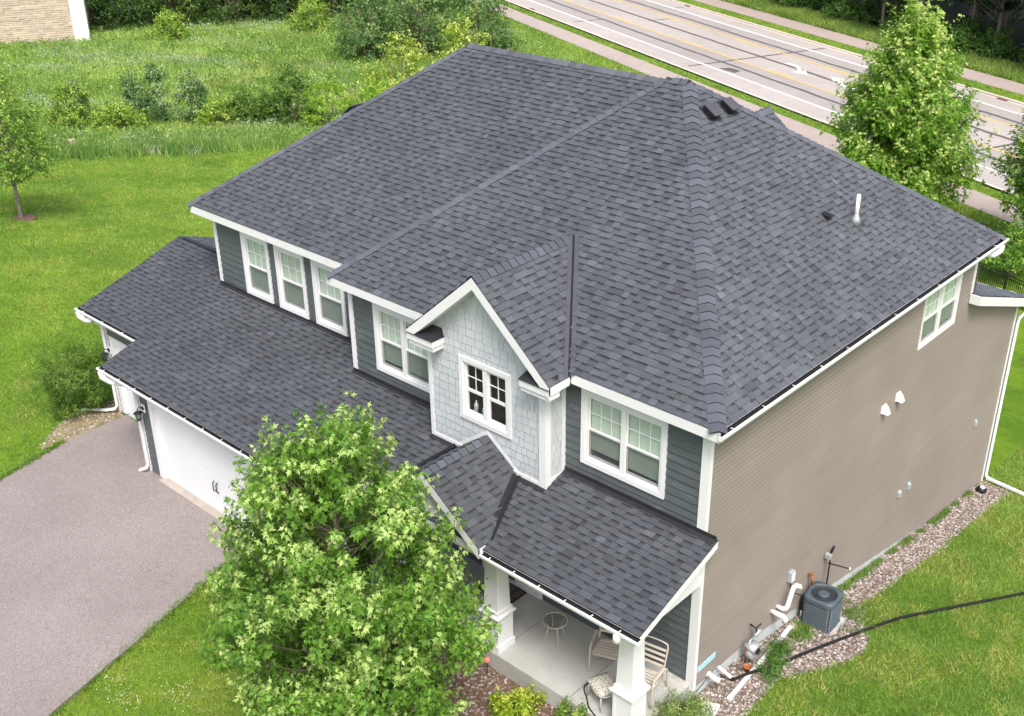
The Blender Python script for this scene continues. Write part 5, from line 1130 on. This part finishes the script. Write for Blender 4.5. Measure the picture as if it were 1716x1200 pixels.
# bushes peeking over the main roof
for i, (x, y, h, r_, lb) in enumerate(((-49.4, 37.2, 4.6, 2.4, 'lime green bush behind the left hip of the roof, nearer and rounder'), (-49.4, 43.2, 5.2, 2.0, 'lime green spiky bush just left of the main roof ridge end'), (-44.6, 31.0, 3.2, 1.9, 'low green bush tight behind the left hip of the roof'))):
    make_tree('bush', (x, y, gz(x, y)), lb, 'bush', 'bushes behind the left hip', h, r_, .2, dome, 60, 8, 9, .21, [(.16, .26, .03), (.28, .40, .055), (.52, .58, .20)] if i < 2 else PAL[2], OVAL, tr=.05, stems=6, seed=70+i, crad=.5, slen=.5, crown='foliage', trunk='stems')
# the big grey green thicket at the top centre
for i, (x, y, h, r_, lb) in enumerate(((-62.5, 45.5, 5.2, 2.9, 'grey green bushy tree at the top centre, leftmost of the clump'), (-59.5, 49.0, 6.6, 3.3, 'grey green bushy tree at the top centre, tallest of the clump'), (-56.8, 52.8, 5.8, 2.6, 'grey green bushy tree at the top centre, nearest to the road'), (-64.5, 50.5, 6.4, 3.0, 'grey green bushy tree at the back of the top centre clump'))):
    make_tree('bushy_tree', (x, y, gz(x, y)), lb, 'tree', 'grey green clump of trees at the top centre', h, r_, .2, lambda s: math.sqrt(max(0., 1-(.15+.85*s)**2.4)), 100, 8, 10, .23, [(.060, .135, .042), (.125, .235, .075), (.25, .36, .14)], OVAL, tr=.10, stems=6, seed=80+i, crad=.62, slen=.5)
# the dark thicket along the far left bank: three kinds, copied
DK = [(.022, .062, .015), (.05, .115, .024), (.11, .19, .04)]
kinds = []
for i in range(3):
    kinds.append(make_tree('thicket_tree', (0, 0, 0), 'x', 'tree', 'dark thicket along the far left bank', 6.5-i*1.2, 2.9, .1, lambda s: math.sqrt(max(0., 1-(.1+.9*s)**2.2)), 84, 8, 8, .27, DK if i else [(.028, .07, .016), (.06, .135, .025), (.13, .22, .045)], OVAL, tr=.10, stems=6, seed=90+i, crad=.7, slen=.55))
spots = []
for row, (off, n) in enumerate(((0, 9), (3.5, 9), (8, 9))):
    for i in range(n):
        f = i/(n-1); bx = (-91, -88.5, -84, -78, -72)[min(4, int(f*4))]; q = f*4-min(3, int(f*4)); ctl = [(-92.5, 33.5), (-89.5, 40.5), (-84.5, 47.5), (-79, 55.5), (-73, 63.5)]; j = min(3, int(f*4))
        x = ctl[j][0]+(ctl[j+1][0]-ctl[j][0])*q-off*.87; y = ctl[j][1]+(ctl[j+1][1]-ctl[j][1])*q+off*.5; spots.append((x+rnd.uniform(-.6, .6), y+rnd.uniform(-.6, .6), row))
for n, (x, y, row) in enumerate(spots):
    o = kinds[n] if n < 3 else copy_tree(kinds[n % 3]); o.location = (x, y, gz(x, y)); o.rotation_euler[2] = rnd.uniform(0, 6); o.scale = (1, 1, 1.0 if n < 3 else rnd.uniform(.75, 1.1))
    o['label'] = ['dark green thicket tree at the foot of the far left bank', 'dark green thicket tree in the second rank of the far left bank', 'dark green thicket tree at the back of the far left bank'][row]
for i, (x, y, h, r_, lb) in enumerate(((-81.0, 39.0, 2.6, 1.6, 'mid green rounded bush in front of the dark thicket by the cream pilaster'), (-75.0, 49.5, 3.0, 1.9, 'bright green upright bush in front of the dark thicket at the top'))):
    make_tree('bush', (x, y, gz(x, y)), lb, 'bush', None, h, r_, .1, dome, 50, 8, 8, .22, PAL[0], OVAL, tr=.04, stems=5, seed=120+i, crad=.45, slen=.4, crown='foliage', trunk='stems')
# the wood on the far side of the road
WD = [(.012, .034, .009), (.030, .072, .017), (.065, .12, .03)]
wk = [make_tree('forest_tree', (0, 0, 0), 'x', 'tree', 'trees of the wood beyond the road', 12+i, 3.4, 3.2+i*.6, egg, 90, 7, 8, .34, WD, OVAL, tr=.17, bark='pale_bark', seed=140+i, crad=.9, slen=.7, inner=.15) for i in range(3)]
n = 0
for row, (nn, s0, ds, cnt) in enumerate(((61.5, -90, 3.9, 17), (65.5, -92, 4.6, 16), (71.0, -96, 5.5, 14), (78.0, -98, 7.0, 12))):
    for i in range(cnt):
        x, y = rp(s0+i*ds+rnd.uniform(-1.2, 1.2), nn+rnd.uniform(-1.3, 1.3)); o = wk[n] if n < 3 else copy_tree(wk[n % 3]); o.location = (x, y, gz(x, y)); o.rotation_euler[2] = rnd.uniform(0, 6); sc = rnd.uniform(.85, 1.15)
        if n >= 3: o.scale = (sc, sc, sc)
        o['label'] = ['slender forest tree at the front edge of the wood beyond the road', 'forest tree just inside the wood beyond the road', 'forest tree deep inside the wood beyond the road', 'forest tree at the back of the wood beyond the road'][row]; n += 1
bk = [make_tree('understory_bush', (0, 0, 0), 'x', 'bush', 'bushes under the edge of the wood', 1.8+.5*i, 1.5, .05, dome, 34, 7, 8, .24, [(.03, .085, .015), (.07, .16, .026), (.13, .24, .045)], OVAL, tr=.03, stems=4, seed=160+i, crad=.42, slen=.4, crown='foliage', trunk='stems') for i in range(2)]
for i in range(26):
    x, y = rp(-88+i*2.7+rnd.uniform(-.7, .7), 59.9+(i % 3)*1.1+rnd.uniform(-.3, .3)); o = bk[i] if i < 2 else copy_tree(bk[i % 2]); o.location = (x, y, gz(x, y)); o.rotation_euler[2] = rnd.uniform(0, 6); o['label'] = ['green bush along the grassy front edge of the wood', 'green bush between the front trunks of the wood', 'green bush set back among the trunks of the wood'][i % 3]
mb = strip('f', SA, -12, 59.6, 150, 'undergrowth_soil', 0.03); tag(mb.build('forest_floor'), kind='structure')
# shrubs by the house
make_tree('shrub', (-20.35, -1.9, gz(-20.3, -1.9)), 'fine leaved dark green shrub with upright twigs left of the garage', 'shrub', None, 1.75, 1.05, .05, lambda s: (.75+.35*s) if s < .75 else 1.0*math.sqrt(max(0., 1-((s-.75)/.25)**2))+.15, 130, 12, 18, .085, [(.045, .115, .018), (.10, .20, .03), (.20, .31, .06)], SLIM, tr=.012, stems=22, seed=201, crad=.22, slen=.36, up=1.3, inner=.1, crown='foliage', trunk='stems')
make_tree('juniper', (.12, -.62, -.9), 'feathery light green shrub at the open right end of the porch', 'shrub', None, 1.0, .58, .02, dome, 80, 11, 16, .06, [(.09, .18, .04), (.19, .30, .08), (.38, .48, .2)], SLIM, tr=.012, stems=8, seed=202, crad=.16, slen=.18, up=.9, crown='foliage', trunk='stems')
make_tree('shrub', (-2.55, -2.45, -.9), 'yellow green leafy shrub before the porch edge, left of the ottoman', 'shrub', None, .62, .48, .02, dome, 30, 8, 10, .085, [(.16, .27, .02), (.30, .41, .04), (.46, .53, .1)], OVAL, tr=.01, stems=6, seed=203, crad=.15, slen=.16, crown='foliage', trunk='stems')
make_tree('shrub', (-1.55, -1.95, -.9), 'small green sprig shrub before the porch edge below the ottoman', 'shrub', None, .72, .30, .02, dome, 16, 8, 10, .07, [(.08, .18, .025), (.16, .29, .045), (.32, .43, .12)], OVAL, tr=.008, stems=7, seed=204, crad=.12, slen=.2, up=1.1, crown='foliage', trunk='stems')
make_tree('shrub', (-.85, -2.0, -.9), 'small green sprig shrub at the foot of the right porch column', 'shrub', None, .60, .30, .02, dome, 14, 8, 10, .07, [(.08, .18, .025), (.16, .29, .045), (.32, .43, .12)], OVAL, tr=.008, stems=7, seed=205, crad=.12, slen=.2, up=1.1, crown='foliage', trunk='stems')
for i, (x, y, lb) in enumerate(((.42, 1.95, 'bright green weed growing where the black hose crosses the downspout extension'), (.30, 2.55, 'bright green weed on the gravel right of the gas meter'), (.16, 2.95, 'small green weed close to the wall past the gas meter'))):
    make_tree('weed', (x, y, gz(x, y)), lb, 'plant', 'weeds on the gravel by the gas meter', (.34, .28, .24)[i], (.24, .20, .16)[i], .01, dome, 14, 7, 9, .075, [(.04, .12, .02), (.08, .2, .03), (.16, .3, .05)], SLIM, tr=.006, stems=6, seed=210+i, crad=.11, slen=.16, up=.9, crown='foliage', trunk='stems')

# ---------------------------------------------------------------- grasses (stuff)
def blades(name, xy, h, w, cols, spread=.5, seed=3, kind='stuff', z=0.0):
    g = np.random.default_rng(seed); n = len(xy); zz = np.array([gz(x, y) for x, y in xy])+z
    a = g.uniform(0, 2*PI, n); hh = h*g.uniform(.55, 1.25, n); b_ = g.normal(0, spread, (n, 2))*hh[:, None]
    dx, dy = np.cos(a)*w*.5*g.uniform(.7, 1.3, n), np.sin(a)*w*.5
    V = np.empty((n, 3, 3)); V[:, 0] = np.stack([xy[:, 0]-dx, xy[:, 1]-dy, zz-.01], 1); V[:, 1] = np.stack([xy[:, 0]+dx, xy[:, 1]+dy, zz-.01], 1); V[:, 2] = np.stack([xy[:, 0]+b_[:, 0], xy[:, 1]+b_[:, 1], zz+hh], 1)
    return tag(np_mesh(name, V.reshape(-1, 3), 3, cols, 'grass_blade'), kind=kind)
def fields(x, y, s, sd):                                        # smooth pseudo noise 0..1 for patchy growth
    g = np.random.default_rng(sd); v = 0
    for i in range(9):
        k = g.normal(0, 1, 2)/s*(1+i*.35); v = v+np.sin(x*k[0]+y*k[1]+g.uniform(0, 6))/(1+i*.25)
    return 1/(1+np.exp(-v*.9))
def in_poly_np(P, poly):
    c = np.zeros(len(P), bool)
    for i in range(len(poly)):
        a, b_ = poly[i], poly[i-1]
        if a[1] == b_[1]: continue
        c ^= ((a[1] > P[:, 1]) != (b_[1] > P[:, 1])) & (P[:, 0] < (b_[0]-a[0])*(P[:, 1]-a[1])/(b_[1]-a[1])+a[0])
    return c
def scatter(poly, n, sd):
    g = np.random.default_rng(sd); p = np.array(poly); lo, hi = p.min(0), p.max(0); out = []; tot = 0
    while tot < n:
        q = g.uniform(lo, hi, (n*2, 2)); q = q[in_poly_np(q, poly)]; out.append(q); tot += len(q)
    return np.vstack(out)[:n]
MEAD = [(-50.5, 2), (-49.2, 8.8), (-51.6, 13.3), (-49.4, 19.3), (-47.2, 24.5), (-44.5, 30), (-39, 35.5), rp(-49, 31.4), rp(-70, 30.8), rp(-78, 31.5), rp(-100, 31.0), (-98, 60), (-96, 20), (-85, 2)]
mb = MB()
st_ = 1.0; p = np.array(MEAD)
gx_, gy_ = np.meshgrid(np.arange(-100, -30, st_), np.arange(0, 75, st_)); cc = np.stack([gx_.ravel(), gy_.ravel()], 1); ok = in_poly_np(cc+.5, MEAD)
for x, y in cc[ok]: mb.face([(a, b_, gz(a, b_)+.02) for a, b_ in ((x, y), (x+st_, y), (x+st_, y+st_), (x, y+st_))], 'meadow_soil')
tag(mb.build('meadow_ground'), kind='structure')
Q = scatter(MEAD, 230000, 5); f1 = fields(Q[:, 0], Q[:, 1], 3.2, 1)[:, None]; f2 = fields(Q[:, 0], Q[:, 1], 2.0, 2)[:, None]; f3 = fields(Q[:, 0], Q[:, 1], 5.0, 3)[:, None]
cA, cB, cC, cD = np.array([.19, .33, .065]), np.array([.39, .52, .15]), np.array([.34, .44, .27]), np.array([.40, .37, .15])
col = cA*(1-f1)+cB*f1; col = np.where(f2 > .80, col*.45+cC*.55, col); col = np.where((f3 > .82) & (NP.uniform(0, 1, (len(Q), 1)) < .55), col*.5+cD*.5, col); col = col*NP.uniform(.65, 1.35, (len(Q), 1))
edge = fields(Q[:, 0], Q[:, 1], 4.0, 7)
blades('meadow_grass', Q, .52, .085, col, .45, 6)
# broad leaved clumps scattered through the meadow
Q = scatter(MEAD, 3000, 15); PP = []; CC_ = []
for (x, y) in Q:
    k = 34; a = NP.normal(0, 1, (k, 3))*np.array([.36, .36, .15])*NP.uniform(.6, 1.5); PP.append(a+np.array([x, y, gz(x, y)+.42])); b0 = (cC if fields(np.array([x]), np.array([y]), 5., 31)[0] > .62 else [cA, cB, cA*.8+cB*.2, np.array([.11, .22, .03])][NP.integers(4)])*NP.uniform(.85, 1.1); CC_.append(b0*NP.uniform(.8, 1.2, (k, 1)))
PP = np.vstack(PP); CC_ = np.vstack(CC_)
tag(leaves('meadow_weeds', PP, NP.normal(0, 1, PP.shape), np.array([0, 0, 1.])+NP.normal(0, .4, PP.shape), NP.uniform(.10, .22, len(PP)), OVAL, CC_, None), kind='stuff')
# taller rank growth along the lawn edge
E_ = [(-49.2, 8.8), (-51.6, 13.3), (-49.4, 19.3), (-47.2, 24.5), (-44.5, 30), (-39, 35.5)]; R_ = []
for i in range(5):
    t_ = NP.uniform(0, 1, (6500, 1)); a, b_ = np.array(E_[i]), np.array(E_[i+1]); d = (b_-a)/np.linalg.norm(b_-a); nrm = np.array([-d[1], d[0]]); R_.append(a+(b_-a)*t_+nrm*np.abs(NP.normal(0, 1.8, (6500, 1)))-nrm*.2+nrm*.55*np.sin(t_*17+i)+NP.normal(0, .5, (6500, 2)))
R_ = np.vstack(R_); f1 = fields(R_[:, 0], R_[:, 1], 1.6, 4)[:, None]; col = (np.array([.125, .25, .05])*(1-f1)+np.array([.29, .43, .115])*f1)*NP.uniform(.7, 1.35, (len(R_), 1))
col = np.where((fields(R_[:, 0], R_[:, 1], 1.0, 8)[:, None] > .82) & (NP.uniform(0, 1, (len(R_), 1)) < .4), np.array([.46, .44, .36]), col)
blades('tall_weeds', R_, .55, .07, col, .42, 7)
def lawn_blades(name, poly, n, h, w, sd, holes=(), dry=.45, cut=.72):
    Q = scatter(poly, n, sd)
    for hp_ in holes: Q = Q[~in_poly_np(Q, hp_)]
    f1 = fields(Q[:, 0], Q[:, 1], 1.1, sd)[:, None]; f2 = fields(Q[:, 0], Q[:, 1], .45, sd+1)[:, None]
    col = np.array([.120, .230, .034])*(1-f1)+np.array([.27, .375, .085])*f1; col = np.where((f2 > cut) & (NP.uniform(0, 1, (len(Q), 1)) < dry), np.array([.33, .35, .10]), col)*NP.uniform(.65, 1.4, (len(Q), 1))
    blades(name, Q, h, w, col, .9, sd)
HOUSEP = [(-.3, -3), (-.3, 15.4), (-20, 15.4), (-20, -3)]
lawn_blades('lawn_grass', [(.4, -3), (6, -3), (8, 14), (3, 22), (-.3, 22), (-.3, 15.3), (.4, 15.3)], 170000, .075, .022, 31, [gravel_pts], .55, .58)
lawn_blades('lawn_grass', [(-7.9, -14), (-9.35, -8.6), (-10.85, -3.2), (-9.9, -2.5), (-5.2, -2.7), (-3.4, -3.1), (-1.6, -2.95), (1, -4), (1, -14)], 110000, .07, .020, 33, (), .65, .5)
lawn_blades('lawn_grass', [(-19.0, -3.2), (-18.4, -6), (-24, -7), (-44, -2), (-50.5, 2), (-49.2, 8.8), (-51.6, 13.3), (-49.4, 19.3), (-47.2, 24.5), (-44, 29), (-36, 24), (-19.6, 5.4), (-20.7, .6), (-21.3, -1), (-20.6, -2.6)], 190000, .075, .032, 35)
lawn_blades('verge_grass', [rp(-100, 56.6), rp(-20, 56.6), rp(-20, 60.2), rp(-100, 60.2)], 42000, .45, .08, 37)
lawn_blades('verge_grass', [rp(-100, 31.2), rp(-40, 31.2), rp(-10, 31.5), rp(-10, 33.9), rp(-100, 33.9)], 26000, .14, .06, 39)
lawn_blades('verge_grass', [rp(-110, 36.1), rp(-10, 36.1), rp(-10, 37.05), rp(-110, 37.05)], 16000, .11, .05, 41)
lawn_blades('verge_grass', [rp(-110, 52.25), rp(-10, 52.25), rp(-10, 54.05), rp(-110, 54.05)], 16000, .11, .05, 43)
E2 = []
for a, b_ in (((-18.97, -3.2), (-18.4, -5.4)), ((-18.4, -5.4), (-17.6, -14)), ((-9.4, -8.6), (-7.9, -14)), ((-10.9, -3.2), (-9.4, -8.6))):
    t_ = NP.uniform(0, 1, (1500, 1)); q = np.array(a)+(np.array(b_)-np.array(a))*t_; d = np.array(b_)-np.array(a); d = d/np.linalg.norm(d); q = q+np.array([-d[1], d[0]])*(NP.normal(0, .05, (1500, 1))+.05*np.sin(t_*31)*np.sin(t_*77)); E2.append(q)
E2 = np.vstack(E2); blades('edge_grass', E2, .08, .022, (np.array([.10, .20, .025])+np.array([.10, .11, .03])*NP.uniform(0, 1, (len(E2), 1)))*NP.uniform(.7, 1.3, (len(E2), 1)), .8, 61, z=.03)
# tufts along the wall foot and around the air conditioner, clover flowers by the driveway
Q = np.vstack([np.stack([NP.normal(-.20, .06, 4200), NP.uniform(4.9, 15.2, 4200)], 1), np.stack([NP.normal(.02, .16, 1800), NP.normal(3.85, .28, 1800)], 1), np.stack([NP.normal(.5, .3, 1500), NP.normal(5.6, .5, 1500)], 1)]); Q = Q[Q[:, 0] > -.29]
fq = fields(Q[:, 0], Q[:, 1], .5, 5); Q = Q[(fq > .45)]
blades('wall_tufts', Q, .11, .02, np.array([.15, .26, .05])*NP.uniform(.6, 1.5, (len(Q), 1)), .5, 51, z=.02)
Q = np.vstack([NP.normal(0, 1, (90, 2))*np.array([.34, .20])+np.array([-9.0, -7.3]), NP.normal(0, 1, (45, 2))*np.array([.40, .18])+np.array([-8.0, -6.5])]); PP = np.array([(x, y, gz(x, y)+.07) for x, y in Q])
tag(leaves('clover_flowers', np.repeat(PP, 3, 0), NP.normal(0, 1, (len(PP)*3, 3)), NP.normal(0, 1, (len(PP)*3, 3)), NP.uniform(.016, .03, len(PP)*3), DIAM, np.tile(np.array([.85, .85, .78]), (len(PP)*3, 1)), None), kind='stuff')

# ================================================================ FENCE, BUILDING, SMALL THINGS
fa, fb = np.array([-7.9, 31.97]), np.array([-1.2, 29.0]); fd = (fb-fa)/np.linalg.norm(fb-fa); FL = float(np.linalg.norm(fb-fa))
fo = thing('picket_fence', (float(fa[0]), float(fa[1]), gz(*fa)), 'black metal picket fence across the rear lawn', 'fence')
def fp(s, h): p = fa+fd*s; return (float(p[0]), float(p[1]), gz(*p)+h)
k = MB(); 
for h in (1.20, 1.05, .12): k.beam(fp(0, h), fp(FL, h), .03, .035, 'black_metal')
for i in range(int(FL/.105)): k.beam(fp(.05+i*.105, .05), fp(.05+i*.105, 1.20),   .026, .026, 'black_metal', up=(1, 0, 0))
k.build('fence_panel', fo)
for i in range(4): k = MB(); k.beam(fp(i*2.28+.1, -.1), fp(i*2.28+.1, 1.28), .065, .065, 'black_metal', up=(1, 0, 0)); k.beam(fp(i*2.28+.1, 1.28), fp(i*2.28+.1, 1.30), .08, .08, 'black_metal', up=(1, 0, 0)); k.build('fence_post', fo)
BO = thing('stone_building', (-85.7, 33.8, -4.4), 'tan stone building with a cream corner pilaster at the top left', 'building')
bd, bn = Vector((-.5, -.866, 0)), Vector((.866, -.5, 0)); B0 = Vector((-85.7, 33.8, -4.6))
TB = lambda u, z, d: B0+bd*u+Vector((0, 0, 1))*z+bn*d
k = MB(); r = random.Random(4); z = 0
while z < 13:
    u = 1.1-r.uniform(0, .5); hz = r.choice((.15, .18, .21))
    while u < 24:
        w = r.uniform(.3, .9); f_ = r.choice((.84, .92, .97, 1.0, 1.04, 1.08)); d = r.uniform(0, .06); k.box((max(1.1, u), z+.02, -.2), (min(24, u+w)-.015, z+hz, d), 'tan_stone', TB, (f_, f_*r.uniform(.97, 1.03), f_*r.uniform(.9, 1.05))); u += w
    z += hz
k.box((1.1, 0, -.3), (24, 13, -.02), 'tan_stone', TB, (.55, .55, .55)); k.box((0.0, 0, -14), (24, 13, -.31), 'building_cream', TB); k.build('stone_wall', BO)
k = MB()
for i in range(24): k.box((-.12, i*.55+.015, -1.4), (1.09, (i+1)*.55, .14), 'building_cream', TB)
k.build('corner_pilaster', BO)
o = thing('utility_box', (-52.3, 14.6, gz(-52.3, 14.6)), 'small tan utility marker box in the weeds at the meadow edge', 'utility box'); x, y, z = o.location; k = MB(); k.box((x-.13, y-.13, z), (x+.13, y+.13, z+.62), 'tan_stone', None, (.8, .8, .75)); k.build('box_body', o, bevel=.03); k = MB(); k.box((x-.15, y-.15, z+.62), (x+.15, y+.15, z+.68), 'tan_stone', None, (.85, .85, .8)); k.build('box_lid', o, bevel=.02)
for o in bpy.data.objects:
    if '_local' in o: del o['_local']
